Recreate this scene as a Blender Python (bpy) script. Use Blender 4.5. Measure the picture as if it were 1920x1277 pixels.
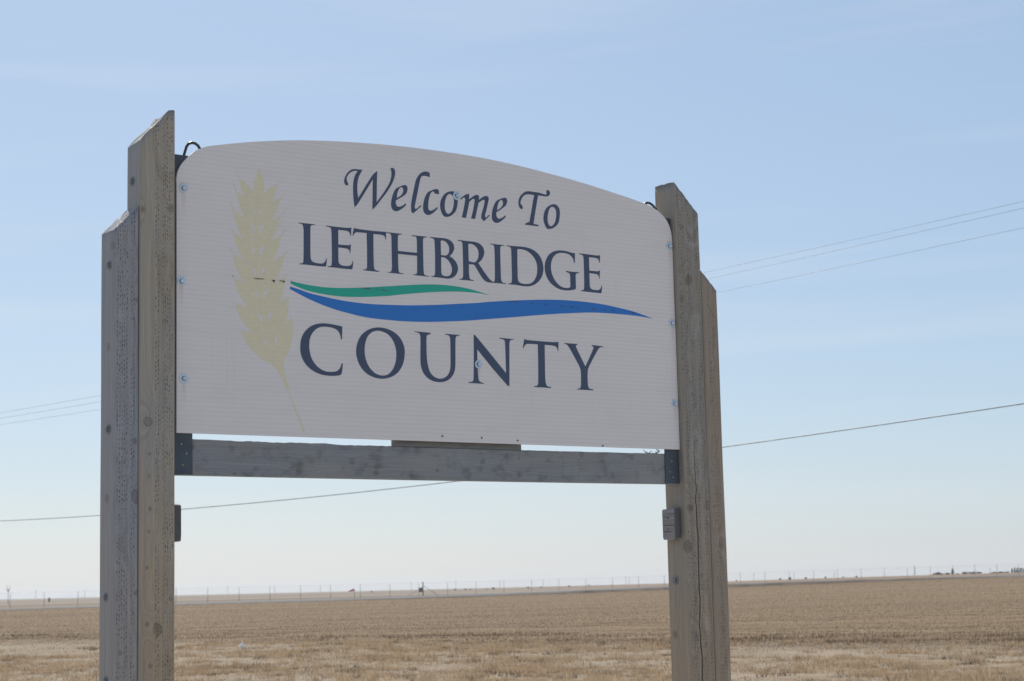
import bpy, bmesh, math, random
import numpy as np
from mathutils import Vector, Matrix
from mathutils.geometry import tessellate_polygon

# ------------------------------------------------------------------ camera, sky, sun, exposure
for o in list(bpy.data.objects): bpy.data.objects.remove(o)
SC = bpy.context.scene
COL = SC.collection
CAMH = 1.6
FPX, PITCH, ROLL, PSI = 3543.54, math.radians(7.43194), math.radians(1.36141), math.radians(52.89757)
cd = bpy.data.cameras.new('camera'); CAM = bpy.data.objects.new('camera', cd); COL.objects.link(CAM)
cd.sensor_width = 36.0; cd.lens = FPX / 1920 * 36.0
cd.clip_start = 0.1; cd.clip_end = 90000
cd.dof.use_dof = True; cd.dof.focus_distance = 7.7; cd.dof.aperture_fstop = 10.0
_c, _s = math.cos(ROLL), math.sin(ROLL); _cp, _sp = math.cos(PITCH), math.sin(PITCH)
_r0, _u0, VF = Vector((1, 0, 0)), Vector((0, -_sp, _cp)), Vector((0, _cp, _sp))
VR = _c * _r0 - _s * _u0; VU = _s * _r0 + _c * _u0
CAM.matrix_world = Matrix(((VR.x, VU.x, -VF.x, 0), (VR.y, VU.y, -VF.y, 0), (VR.z, VU.z, -VF.z, CAMH), (0, 0, 0, 1)))
SC.camera = CAM

SUN_AZ, SUN_EL = math.radians(-16), math.radians(41)      # bearing from +Y (negative = left), height
wd = bpy.data.worlds.new('World'); SC.world = wd; wd.use_nodes = True
wn, wl = wd.node_tree.nodes, wd.node_tree.links
bg = wn['Background']
sky = wn.new('ShaderNodeTexSky'); sky.sky_type = 'NISHITA'; sky.sun_disc = False
sky.sun_elevation = SUN_EL; sky.sun_rotation = SUN_AZ
sky.altitude = 900; sky.air_density = 1.1; sky.dust_density = 1.1; sky.ozone_density = 1.0
bg.inputs['Strength'].default_value = 0.085
# even veil of thin high haze over the whole sky, with faint streaks of cirrus
tc = wn.new('ShaderNodeTexCoord'); mp = wn.new('ShaderNodeMapping'); mp.inputs['Scale'].default_value = (1.0, 1.0, 13.0)
mp.inputs['Rotation'].default_value = (0.05, 0.09, 0.4); mp.inputs['Location'].default_value = (19.18, 8.54, 11.62)
nz = wn.new('ShaderNodeTexNoise'); nz.inputs['Scale'].default_value = 2.6; nz.inputs['Detail'].default_value = 7; nz.inputs['Roughness'].default_value = 0.55; nz.inputs['Distortion'].default_value = 0.6
cr = wn.new('ShaderNodeMapRange'); cr.inputs['From Min'].default_value = 0.48; cr.inputs['From Max'].default_value = 0.76; cr.inputs['To Min'].default_value = 0.0; cr.inputs['To Max'].default_value = 0.24
mv = wn.new('ShaderNodeMixRGB'); mv.inputs['Fac'].default_value = 0.59; mv.inputs['Color2'].default_value = (3.85, 5.35, 7.5, 1)
mx = wn.new('ShaderNodeMixRGB'); mx.inputs['Color2'].default_value = (7.4, 7.9, 8.2, 1)
wl.new(tc.outputs['Generated'], mp.inputs['Vector']); wl.new(mp.outputs['Vector'], nz.inputs['Vector'])
wl.new(nz.outputs['Fac'], cr.inputs['Value']); wl.new(cr.outputs['Result'], mx.inputs['Fac'])
wl.new(sky.outputs['Color'], mv.inputs['Color1']); wl.new(mv.outputs['Color'], mx.inputs['Color1']); wl.new(mx.outputs['Color'], bg.inputs['Color'])

sl = bpy.data.lights.new('sun', 'SUN'); sl.energy = 4.2; sl.angle = math.radians(0.6); sl.color = (1.0, 0.955, 0.88)
SUN = bpy.data.objects.new('sun', sl); COL.objects.link(SUN)
SDIR = Vector((math.sin(SUN_AZ) * math.cos(SUN_EL), math.cos(SUN_AZ) * math.cos(SUN_EL), math.sin(SUN_EL)))
SUN.rotation_euler = SDIR.to_track_quat('Z', 'Y').to_euler(); SUN.location = (-20, 40, 40)
SC.render.engine = 'CYCLES'
SC.view_settings.view_transform = 'Standard'; SC.view_settings.look = 'None'; SC.view_settings.gamma = 1.0
SC.view_settings.exposure = 0.25
SC.cycles.max_bounces = 8; SC.cycles.volume_bounces = 1; SC.cycles.caustics_reflective = False; SC.cycles.caustics_refractive = False

# ------------------------------------------------------------------ helpers
rng = np.random.default_rng(7); random.seed(7)
def tag(o, label=None, cat=None, group=None, kind=None):
    if label: o['label'] = label
    if cat: o['category'] = cat
    if group: o['group'] = group
    if kind: o['kind'] = kind
    return o
def link(o, parent=None):
    COL.objects.link(o)
    if parent is not None: o.parent = parent
    return o
def empty(name, loc=(0, 0, 0), rz=0.0):
    o = bpy.data.objects.new(name, None); o.location = loc; o.rotation_euler = (0, 0, rz); o.empty_display_size = 0.2
    return link(o)
def mesh_obj(name, verts, faces, mat, parent=None, smooth=False, loc=None):
    me = bpy.data.meshes.new(name); me.from_pydata([tuple(v) for v in verts], [], [tuple(f) for f in faces]); me.update()
    if mat: me.materials.append(mat)
    if smooth: me.polygons.foreach_set('use_smooth', [True] * len(me.polygons))
    o = bpy.data.objects.new(name, me)
    if loc is not None: o.location = loc
    return link(o, parent)
class MB:
    def __init__(s): s.v, s.f = [], []
    def add(s, vs, fs):
        b = len(s.v); s.v += [tuple(v) for v in vs]; s.f += [tuple(i + b for i in f) for f in fs]; return s
    def box(s, x0, x1, y0, y1, z0, z1):
        v = [(x0, y0, z0), (x1, y0, z0), (x1, y1, z0), (x0, y1, z0), (x0, y0, z1), (x1, y0, z1), (x1, y1, z1), (x0, y1, z1)]
        return s.add(v, [(0, 3, 2, 1), (4, 5, 6, 7), (0, 1, 5, 4), (1, 2, 6, 5), (2, 3, 7, 6), (3, 0, 4, 7)])
    def tube(s, pts, r, n=6, cap=True):
        pts = [Vector(p) for p in pts]; rs = r if isinstance(r, (list, tuple)) else [r] * len(pts)
        vs, fs = [], []; up = Vector((0, 0, 1)); prev = None
        for i, p in enumerate(pts):
            t = (pts[min(i + 1, len(pts) - 1)] - pts[max(i - 1, 0)]).normalized()
            if prev is None:
                a = t.cross(up)
                if a.length < 1e-3: a = t.cross(Vector((1, 0, 0)))
                a.normalize()
            else:
                a = prev - t * prev.dot(t); a.normalize()
            prev = a; b = t.cross(a)
            for k in range(n):
                w = 2 * math.pi * k / n; vs.append(p + (a * math.cos(w) + b * math.sin(w)) * rs[i])
        for i in range(len(pts) - 1):
            for k in range(n):
                fs.append((i * n + k, i * n + (k + 1) % n, (i + 1) * n + (k + 1) % n, (i + 1) * n + k))
        if cap:
            fs.append(tuple(range(n))); fs.append(tuple((len(pts) - 1) * n + k for k in reversed(range(n))))
        return s.add(vs, fs)
    def build(s, name, mat, parent=None, smooth=False, loc=None): return mesh_obj(name, s.v, s.f, mat, parent, smooth, loc)

# node helper
class NT:
    def __init__(s, name):
        s.m = bpy.data.materials.new(name); s.m.use_nodes = True; s.t = s.m.node_tree; s.n = s.t.nodes; s.l = s.t.links
        s.b = s.n['Principled BSDF']; s.out = s.n['Material Output']
    def put(s, sock, v):
        if hasattr(v, 'is_linked') or hasattr(v, 'links'): s.l.new(v, sock)
        elif v is not None: sock.default_value = v
    def M(s, op, a, b=None, c=None, clamp=False):
        n = s.n.new('ShaderNodeMath'); n.operation = op; n.use_clamp = clamp
        for i, v in enumerate((a, b, c)):
            if v is not None: s.put(n.inputs[i], v)
        return n.outputs[0]
    def mr(s, v, a, b, c=0.0, d=1.0, smooth=False):
        n = s.n.new('ShaderNodeMapRange'); n.interpolation_type = 'SMOOTHSTEP' if smooth else 'LINEAR'
        for k, x in zip(('Value', 'From Min', 'From Max', 'To Min', 'To Max'), (v, a, b, c, d)): s.put(n.inputs[k], x)
        return n.outputs[0]
    def mix(s, f, a, b, bt='MIX'):
        n = s.n.new('ShaderNodeMixRGB'); n.blend_type = bt; s.put(n.inputs[0], f)
        s.put(n.inputs[1], a if not isinstance(a, tuple) else (*a, 1)[:4]); s.put(n.inputs[2], b if not isinstance(b, tuple) else (*b, 1)[:4]); return n.outputs[0]
    def noise(s, vec, scale=5.0, detail=3.0, rough=0.5, dim='3D', w=None, dist=0.0):
        n = s.n.new('ShaderNodeTexNoise'); n.noise_dimensions = dim
        if vec is not None: s.l.new(vec, n.inputs['Vector'])
        if w is not None: s.put(n.inputs['W'], w)
        n.inputs['Scale'].default_value = scale; n.inputs['Detail'].default_value = detail; n.inputs['Roughness'].default_value = rough; n.inputs['Distortion'].default_value = dist
        return n.outputs['Fac']
    def comb(s, x, y, z):
        n = s.n.new('ShaderNodeCombineXYZ')
        for i, v in enumerate((x, y, z)): s.put(n.inputs[i], v)
        return n.outputs[0]
    def sep(s, v):
        n = s.n.new('ShaderNodeSeparateXYZ'); s.l.new(v, n.inputs[0]); return n.outputs
    def coord(s, k='Object'): return s.n.new('ShaderNodeTexCoord').outputs[k]
    def pos(s): return s.n.new('ShaderNodeNewGeometry').outputs['Position']
    def bump(s, h, strength=0.4, dist=0.002):
        n = s.n.new('ShaderNodeBump'); n.inputs['Strength'].default_value = strength; n.inputs['Distance'].default_value = dist
        s.l.new(h, n.inputs['Height']); s.l.new(n.outputs[0], s.b.inputs['Normal'])
    def fin(s, col=None, rough=None, metal=None, spec=None):
        if col is not None: s.put(s.b.inputs['Base Color'], col if not isinstance(col, tuple) else (*col, 1)[:4])
        if rough is not None: s.put(s.b.inputs['Roughness'], rough)
        if metal is not None: s.put(s.b.inputs['Metallic'], metal)
        if spec is not None: s.b.inputs['Specular IOR Level'].default_value = spec
        return s.m

def mottled(name, c0, c1, scale=20, rough=0.7, metal=0.0, stretch=(1, 1, 1), bump=0.0, spec=0.4):
    t = NT(name); x, y, z = t.sep(t.coord()); v = t.comb(t.M('MULTIPLY', x, stretch[0]), t.M('MULTIPLY', y, stretch[1]), t.M('MULTIPLY', z, stretch[2]))
    f = t.noise(v, scale, 4, 0.6)
    if bump: t.bump(f, bump, 0.003)
    return t.fin(t.mix(t.mr(f, 0.3, 0.7), c0, c1), rough, metal, spec)

def wood(name, dark, light, pith, seed, knots=(), axis='z', incise=0.0, bands=(), crack=None, blue=0.3, nails=(), side_skylight=0.0, stain=0.0, endgrain_shade=0.0, warm=0.0):
    """weathered sawn timber; local axes x (front width), y (depth), z (length).  knots: (x,y,z,r) in local metres"""
    t = NT(name); X, Y, Z = t.sep(t.coord())
    if axis == 'x': X, Y, Z = Z, Y, X
    if axis == 'y': X, Y, Z = X, Z, Y
    wob = t.noise(t.comb(t.M('MULTIPLY', X, 1.5), t.M('MULTIPLY', Y, 1.5), t.M('MULTIPLY', Z, 0.9)), 2.2, 2, 0.5)
    wob = t.M('MULTIPLY', t.M('SUBTRACT', wob, 0.5), 0.05)
    dx = t.M('ADD', t.M('SUBTRACT', X, pith[0]), wob); dy = t.M('SUBTRACT', t.M('SUBTRACT', Y, pith[1]), wob)
    rho = t.M('SQRT', t.M('ADD', t.M('MULTIPLY', dx, dx), t.M('MULTIPLY', dy, dy)))
    kd = None; ks = None
    for kx, ky, kz, r in knots:
        ax = t.M('SUBTRACT', X, kx); ay = t.M('SUBTRACT', Y, ky); az = t.M('SUBTRACT', Z, kz)
        q = t.M('ADD', t.M('MULTIPLY', ax, ax), t.M('MULTIPLY', ay, ay))
        d2 = t.M('ADD', q, t.M('MULTIPLY', t.M('MULTIPLY', az, az), 0.16))
        g = t.M('EXPONENT', t.M('MULTIPLY', d2, -1.0 / (2.0 * r) ** 2))
        kr = random.Random(int(kx * 1e4) + int(kz * 1e4)); sq = kr.uniform(0.5, 1.15)
        dd = t.M('SQRT', t.M('ADD', q, t.M('MULTIPLY', t.M('MULTIPLY', az, az), sq)))
        dd = t.M('MULTIPLY', dd, t.mr(t.noise(t.coord(), 60.0, 2, 0.6), 0.25, 0.75, 0.72, 1.32))
        rim = t.M('MULTIPLY', t.mr(t.M('ABSOLUTE', t.M('SUBTRACT', dd, r * 0.85)), 0.0, r * 0.30, 1.0, 0.0), kr.uniform(.5, 1.0))
        core = t.M('MAXIMUM', t.mr(dd, r * 0.35, r * 1.0, kr.uniform(.35, .8), 0.0, True), rim)
        gs = t.M('MULTIPLY', g, r * 1.1)
        ks = gs if ks is None else t.M('ADD', ks, gs); kd = core if kd is None else t.M('MAXIMUM', kd, core)
    if ks is not None: rho = t.M('ADD', rho, ks)
    ring = t.noise(None, 1.0, 3, 0.62, '1D', w=t.M('ADD', t.M('MULTIPLY', rho, 210.0), seed * 3.1))
    fib = t.noise(t.comb(t.M('MULTIPLY', X, 420.0), t.M('MULTIPLY', Y, 420.0), t.M('ADD', t.M('MULTIPLY', Z, 7.0), seed)), 1.0, 3, 0.6)
    strk = t.noise(t.comb(t.M('MULTIPLY', X, 60.0), t.M('MULTIPLY', Y, 60.0), t.M('ADD', t.M('MULTIPLY', Z, 1.1), seed)), 1.0, 3, 0.55)
    blot = t.noise(t.comb(t.M('ADD', t.M('MULTIPLY', X, 9.0), seed), t.M('MULTIPLY', Y, 9.0), t.M('MULTIPLY', Z, 2.6)), 1.0, 4, 0.6)
    grain = t.M('ADD', t.M('ADD', t.M('MULTIPLY', ring, 0.42), t.M('MULTIPLY', fib, 0.28)), t.M('MULTIPLY', strk, 0.30))
    col = t.mix(t.mr(grain, 0.34, 0.66), dark, light)
    grey = (0.30, 0.315, 0.345)
    col = t.mix(t.M('MULTIPLY', t.mr(blot, 0.42, 0.68, 0, 1, True), blue), col, t.mix(t.mr(grain, 0.3, 0.7), (0.20, 0.215, 0.24), grey))
    col = t.mix(t.mr(strk, 0.62, 0.75, 0, 0.45), col, tuple(c * 0.62 for c in dark))
    if stain:
        sv = t.noise(t.comb(t.M('MULTIPLY', X, 14.0), t.M('MULTIPLY', Y, 6.0), t.M('ADD', t.M('MULTIPLY', Z, 11.0), seed)), 1.0, 5, 0.65)
        col = t.mix(t.mr(sv, 0.52, 0.72, 0, stain), col, tuple(c * 0.55 for c in dark))
        sw = t.noise(t.comb(t.M('MULTIPLY', X, 5.0), 0.0, t.M('ADD', t.M('MULTIPLY', Z, 2.0), seed * 2)), 1.0, 3, 0.6)
        col = t.mix(t.mr(sw, 0.5, 0.7, 0, 0.4), col, (0.36, 0.33, 0.29))
    if warm:
        wz_ = t.M('ADD', t.mr(Z, 1.0, 2.3, 1.0, 0.0), t.M('MULTIPLY', t.M('SUBTRACT', strk, 0.5), 1.6))
        col = t.mix(t.mr(wz_, 0.1, 1.1, 0, warm), col, t.mix(t.mr(grain, 0.32, 0.68), (0.265, 0.175, 0.100), (0.50, 0.36, 0.235)))
    if endgrain_shade:  # end grain tone, with the front face's shade put into the colour
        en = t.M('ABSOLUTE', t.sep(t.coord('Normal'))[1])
        col = t.mix(t.mr(en, 0.5, 0.85, 0, endgrain_shade), col, t.mix(t.mr(fib, .3, .7), (0.05, 0.047, 0.045), (0.13, 0.125, 0.12)))
    if side_skylight:  # bluish sky light on the left-facing side, put into the colour
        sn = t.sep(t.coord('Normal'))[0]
        col = t.mix(t.mr(t.M('MULTIPLY', sn, -1.0), 0.3, 0.8, 0, side_skylight), col, t.mix(t.mr(grain, 0.3, 0.7), (0.21, 0.225, 0.25), (0.33, 0.35, 0.38)))
    h = t.M('ADD', t.M('MULTIPLY', ring, 0.5), t.M('MULTIPLY', fib, 0.35))
    if incise:
        nx, ny, nzz = t.sep(t.coord('Normal'))
        side = t.M('GREATER_THAN', t.M('ABSOLUTE', nx), t.M('ABSOLUTE', ny))
        u = t.M('ADD', t.M('MULTIPLY', X, t.M('SUBTRACT', 1.0, side)), t.M('MULTIPLY', Y, side))
        uj = t.M('ADD', u, t.M('MULTIPLY', t.M('SUBTRACT', t.noise(None, 2.0, 1, 0.5, '1D', w=Z), 0.5), 0.004))
        cu = t.M('ABSOLUTE', t.M('SUBTRACT', t.M('FRACT', t.M('DIVIDE', uj, 0.0094)), 0.5))
        colid = t.M('FLOOR', t.M('DIVIDE', uj, 0.0094))
        zo = t.M('MULTIPLY', t.M('FRACT', t.M('MULTIPLY', colid, 0.37)), 0.5)
        zr = t.M('ADD', t.M('DIVIDE', Z, 0.0172), zo); rowid = t.M('FLOOR', zr)
        wn_ = t.n.new('ShaderNodeTexWhiteNoise'); wn_.noise_dimensions = '2D'; t.l.new(t.comb(colid, rowid, 0.0), wn_.inputs['Vector']); rnd, rcol = wn_.outputs['Value'], wn_.outputs['Color']
        jx, jz, jl_ = t.sep(rcol)
        cu = t.M('ABSOLUTE', t.M('ADD', t.M('SUBTRACT', t.M('FRACT', t.M('DIVIDE', uj, 0.0094)), 0.5), t.M('MULTIPLY', t.M('SUBTRACT', jx, 0.5), 0.35)))
        cz = t.M('ABSOLUTE', t.M('ADD', t.M('SUBTRACT', t.M('FRACT', zr), 0.5), t.M('MULTIPLY', t.M('SUBTRACT', jz, 0.5), 0.3)))
        hl = t.mr(jl_, 0.0, 1.0, 0.10, 0.30)
        m = t.M('MULTIPLY', t.mr(cu, 0.09, 0.19, 1, 0), t.mr(cz, hl, t.M('ADD', hl, 0.10), 1, 0))
        m = t.M('MULTIPLY', m, t.mr(rnd, 0.05, 0.5, 0.0, 1.0))
        bm = None
        for b0, b1, sd in bands:
            w = t.M('MULTIPLY', t.M('MULTIPLY', t.M('GREATER_THAN', u, b0), t.M('LESS_THAN', u, b1)), side if sd else t.M('SUBTRACT', 1.0, side))
            bm = w if bm is None else t.M('MAXIMUM', bm, w)
        if bm is not None: m = t.M('MULTIPLY', m, bm)
        m = t.M('MULTIPLY', m, t.mr(t.noise(t.comb(t.M('MULTIPLY', X, 30.0), t.M('MULTIPLY', Y, 30.0), t.M('MULTIPLY', Z, 9.0)), 1.0, 3, 0.6), 0.34, 0.56, 0.25, 1.0))
        col = t.mix(t.M('MULTIPLY', m, incise), col, (0.045, 0.038, 0.032))
        h = t.M('SUBTRACT', h, t.M('MULTIPLY', m, 1.2))
    if kd is not None:
        kc = t.mix(t.mr(fib, 0.3, 0.7), (0.085, 0.065, 0.052), (0.19, 0.145, 0.11))
        col = t.mix(t.M('MULTIPLY', kd, 0.82), col, kc)
    if crack:
        x0, zt, wdt, sd = crack
        wig = t.M('MULTIPLY', t.M('SUBTRACT', t.noise(None, 5.0, 4, 0.6, '1D', w=t.M('ADD', Z, seed)), 0.5), 0.035)
        c = t.M('ABSOLUTE', t.M('SUBTRACT', t.M('SUBTRACT', X, x0), wig))
        wv = t.mr(Z, zt - 0.5, zt, wdt, wdt * 0.12)
        cm = t.M('MULTIPLY', t.mr(c, t.M('MULTIPLY', wv, 0.5), wv, 1, 0), t.M('LESS_THAN', Z, zt))
        nx2, ny2, nz2 = t.sep(t.coord('Normal'))
        cm = t.M('MULTIPLY', cm, t.M('GREATER_THAN', t.M('MULTIPLY', ny2, -1.0), 0.6))
        col = t.mix(t.M('MULTIPLY', cm, 0.92), col, (0.025, 0.02, 0.018)); h = t.M('SUBTRACT', h, t.M('MULTIPLY', cm, 2.5))
    for nx_, ny_, nz_, nr in nails:
        ax = t.M('SUBTRACT', X, nx_); ay = t.M('SUBTRACT', Y, ny_); az = t.M('SUBTRACT', Z, nz_)
        dd = t.M('SQRT', t.M('ADD', t.M('ADD', t.M('MULTIPLY', ax, ax), t.M('MULTIPLY', ay, ay)), t.M('MULTIPLY', az, az)))
        col = t.mix(t.mr(dd, nr * 0.7, nr * 1.3, 0.85, 0), col, (0.06, 0.045, 0.04))
    t.bump(h, 0.55, 0.0022)
    return t.fin(col, t.mr(grain, 0.3, 0.7, 0.85, 0.7), 0.0, 0.25)

# ------------------------------------------------------------------ terrain
PU = [-100, -92, -60, -25, 0, 27, 42, 65, 79, 100]
PZ = [.10, .12, .22, .25, .30, .62, .80, 1.10, 1.28, 1.45]
PF = [.10, .12, .25, .35, .55, 1.60, 2.05, 2.55, 2.75, 2.9]
def sst(a, b, x):
    t = np.clip((x - a) / (b - a), 0, 1); return t * t * (3 - 2 * t)
def gh(x, y):
    x = np.asarray(x, float); y = np.asarray(y, float); D = np.hypot(x, y) + 1e-6
    u = np.clip(x / D * 340, -100, 100); fr = sst(0.0, 0.6, y / D)
    z = np.interp(u, PU, PZ) * sst(40, 320, D)
    z = z + (np.interp(u, PU, PF) - np.interp(u, PU, PZ)) * sst(350, 950, D)
    z = z * fr + 0.05 * np.sin(x * 0.031 + 1) * np.sin(y * 0.027) * sst(20, 80, D) * (1 - sst(200, 320, D))
    z = z + (0.025 * np.sin(x * 0.9 + 0.3 * y) * np.sin(y * 0.7 - 0.2 * x) + 0.018 * np.sin(x * 2.1 + 1) * np.sin(y * 1.7)) * (1 - sst(60, 140, D)) * sst(6, 18, D)
    return z
def unproj(px, py, dist):
    v = VF + VR * ((px - 960) / FPX) - VU * ((py - 638.5) / FPX)
    k = dist / math.hypot(v.x, v.y); return Vector((v.x * k, v.y * k, v.z * k + CAMH))

g = NT('dry_ground')
P = g.pos(); gx, gy, gz = g.sep(P)
gD = g.M('SQRT', g.M('ADD', g.M('MULTIPLY', gx, gx), g.M('MULTIPLY', gy, gy)))
n1 = g.noise(P, 0.35, 5, 0.6); n2 = g.noise(P, 2.4, 6, 0.65); n3 = g.noise(P, 14.0, 4, 0.6)
soil = g.mix(g.mr(n2, 0.35, 0.68), (0.15, 0.112, 0.084), (0.37, 0.305, 0.25))
soil = g.mix(g.mr(g.M('ADD', g.M('MULTIPLY', n1, 0.7), g.M('MULTIPLY', n3, 0.3)), 0.50, 0.62, 0, 0.75), soil, (0.385, 0.33, 0.28))
rough_g = g.mix(g.mr(n3, 0.3, 0.7), soil, (0.30, 0.215, 0.115))
fb = g.noise(g.comb(g.M('MULTIPLY', gx, 0.012), g.M('ADD', g.M('MULTIPLY', gy, 0.11), g.M('MULTIPLY', gx, 0.008)), 0.0), 1.0, 5, 0.62)
fm = g.noise(g.comb(g.M('MULTIPLY', gx, 0.5), g.M('MULTIPLY', gy, 0.16), 0.0), 1.0, 4, 0.6)
field = g.mix(g.mr(fb, 0.35, 0.66), (0.176, 0.118, 0.071), (0.260, 0.184, 0.106))
field = g.mix(g.mr(fm, 0.3, 0.7, 0, 0.5), field, (0.196, 0.134, 0.083))
edge = g.M('SUBTRACT', gy, g.M('SUBTRACT', 54.0, g.M('MULTIPLY', gx, 0.95)))
edge = g.M('ADD', edge, g.M('MULTIPLY', g.M('SUBTRACT', n1, 0.5), 14.0))
near = g.mix(g.mr(edge, -4.0, 4.0), rough_g, field)
dk = g.M('MULTIPLY', g.mr(g.M('ABSOLUTE', edge), 0.0, 3.5, 1, 0), g.mr(n2, 0.45, 0.6))
near = g.mix(g.M('MULTIPLY', dk, 0.7), near, (0.10, 0.078, 0.06))
fs = g.noise(g.comb(g.M('MULTIPLY', gx, 0.0006), g.M('MULTIPLY', gy, 0.006), 3.0), 1.0, 3, 0.5)
far = g.mix(g.mr(fs, 0.40, 0.62), (0.19, 0.145, 0.11), (0.27, 0.215, 0.16))
far = g.mix(g.mr(g.noise(g.comb(g.M('MULTIPLY', gx, 0.001), g.M('MULTIPLY', gy, 0.011), 9.0), 1.0, 2, 0.5), 0.54, 0.62, 0, 0.6), far, (0.42, 0.37, 0.30))
farR = g.mix(g.mr(fs, 0.4, 0.62), (0.215, 0.15, 0.10), (0.27, 0.19, 0.125))
far = g.mix(g.mr(g.M('DIVIDE', gx, gD), -0.02, 0.10), far, farR)
gravel = g.mix(g.mr(g.noise(P, 22.0, 4, 0.7), 0.3, 0.7), (0.33, 0.30, 0.265), (0.52, 0.485, 0.44))     # unseen pale gravel, added to bounce light onto the sign face
near = g.mix(g.mr(g.M('ADD', gD, g.M('MULTIPLY', g.M('SUBTRACT', n1, 0.5), 8.0)), 17.0, 23.0), gravel, near)
gcol = g.mix(g.mr(gD, 330.0, 350.0), near, far)
g.bump(g.M('ADD', g.M('MULTIPLY', n2, 0.5), g.M('MULTIPLY', n3, 0.5)), 0.35, 0.03)
M_GROUND = g.fin(gcol, 0.95, 0.0, 0.1)

rad = np.concatenate([np.linspace(0.5, 24, 26), np.linspace(24.6, 90, 130), np.geomspace(91, 420, 150), np.geomspace(430, 15500, 60)])
ang = np.radians(np.concatenate([np.linspace(-180, -30, 30, endpoint=False), np.linspace(-30, 30, 241), np.linspace(30, 180, 31)[1:-1]]))
RR, AA = np.meshgrid(rad, ang, indexing='ij')
gxv, gyv = RR * np.sin(AA), RR * np.cos(AA); gzv = gh(gxv, gyv)
nr_, na_ = RR.shape
V = np.stack([gxv.ravel(), gyv.ravel(), gzv.ravel()], 1)
idx = np.arange(nr_ * na_).reshape(nr_, na_)
a = idx[:-1, :]; b = idx[1:, :]
Q = np.stack([a, b, np.roll(b, -1, 1), np.roll(a, -1, 1)], -1).reshape(-1, 4)[:, ::-1]
verts = np.vstack([V, [[0, 0, 0]]]); faces = [tuple(int(k) for k in q) for q in Q] + [(nr_ * na_, int(idx[0, i]), int(idx[0, (i + 1) % na_])) for i in range(na_)]
ground = mesh_obj('ground', verts, faces, M_GROUND, None, True); tag(ground, 'dry stubble field and grass plain reaching the horizon', None, None, 'structure')
bm_ = bmesh.new(); bm_.from_mesh(ground.data); bmesh.ops.recalc_face_normals(bm_, faces=bm_.faces[:])
if sum(f.normal.z for f in bm_.faces) < 0: bmesh.ops.reverse_faces(bm_, faces=bm_.faces[:])
bm_.to_mesh(ground.data); bm_.free()

# fence line in plan, with the gravel road in front of it
F0 = unproj(19, 1123, 296); F1 = unproj(1911, 1078, 372); F0.z = F1.z = 0
fdir = (F1 - F0).normalized(); fnorm = Vector((fdir.y, -fdir.x, 0))
if fnorm.y > 0: fnorm = -fnorm                                  # towards the camera
def fl(s): return F0 + (F1 - F0) * s
ms = NT('gravel_road'); p_ = ms.pos(); q1 = ms.noise(p_, 0.6, 5, 0.65); q2 = ms.noise(p_, 6.0, 4, 0.6)
M_ROAD = ms.fin(ms.mix(ms.mr(ms.M('ADD', ms.M('MULTIPLY', q1, .6), ms.M('MULTIPLY', q2, .4)), .35, .65), (0.115, 0.112, 0.112), (0.175, 0.17, 0.168)), 0.9, 0, 0.2)
ms = NT('ditch_grass'); p_ = ms.pos(); q1 = ms.noise(p_, 0.9, 5, 0.7); q2 = ms.noise(p_, 0.15, 3, 0.6)
M_DITCH = ms.fin(ms.mix(ms.mr(ms.M('ADD', ms.M('MULTIPLY', q1, .6), ms.M('MULTIPLY', q2, .4)), .40, .62), (0.045, 0.034, 0.025), (0.16, 0.118, 0.078)), 0.95, 0, 0.1)
SS = np.linspace(-1.6, 2.6, 240)
def ribbon(name, prof, mat):
    vs, fs = [], []; k = len(prof(0.0))
    for s in SS:
        base = fl(s) + fnorm * 16
        for off, dz in prof(float(s)):
            p = base + fnorm * off; vs.append((p.x, p.y, float(gh(p.x, p.y)) + dz))
    for i in range(len(SS) - 1):
        for j in range(k - 1): fs.append((i * k + j, i * k + j + 1, (i + 1) * k + j + 1, (i + 1) * k + j))
    return mesh_obj(name, vs, fs, mat, None, True)
def rh(s): return float(np.interp(s, [-2, 0.0, 0.3, 0.45, 0.6, 0.75, 0.88, 1.0, 3], [.12, .14, .22, .45, .55, .46, .30, .20, .2]))
def dh(s): return float(np.interp(s, [-2, 0.25, 0.42, 0.62, 0.78, 0.86, 3], [0.03, 0.09, 0.30, 0.42, .26, .04, 0.02])) * (1 + .25 * math.sin(s * 160) * math.sin(s * 61))
tag(ribbon('road', lambda s: [(9.0, -0.3), (6.2, rh(s) * .85), (4, rh(s)), (-4, rh(s) + .03), (-9, -0.2)], M_ROAD), 'straight raised grey gravel road crossing behind the field', None, None, 'structure')
tag(ribbon('road_verge', lambda s: [(20.0, -0.2), (14.5, dh(s)), (12.5, dh(s) * 1.05), (9.3, -0.1)], M_DITCH), 'dark rough grass bank along the near side of the road', None, None, 'structure')

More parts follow.
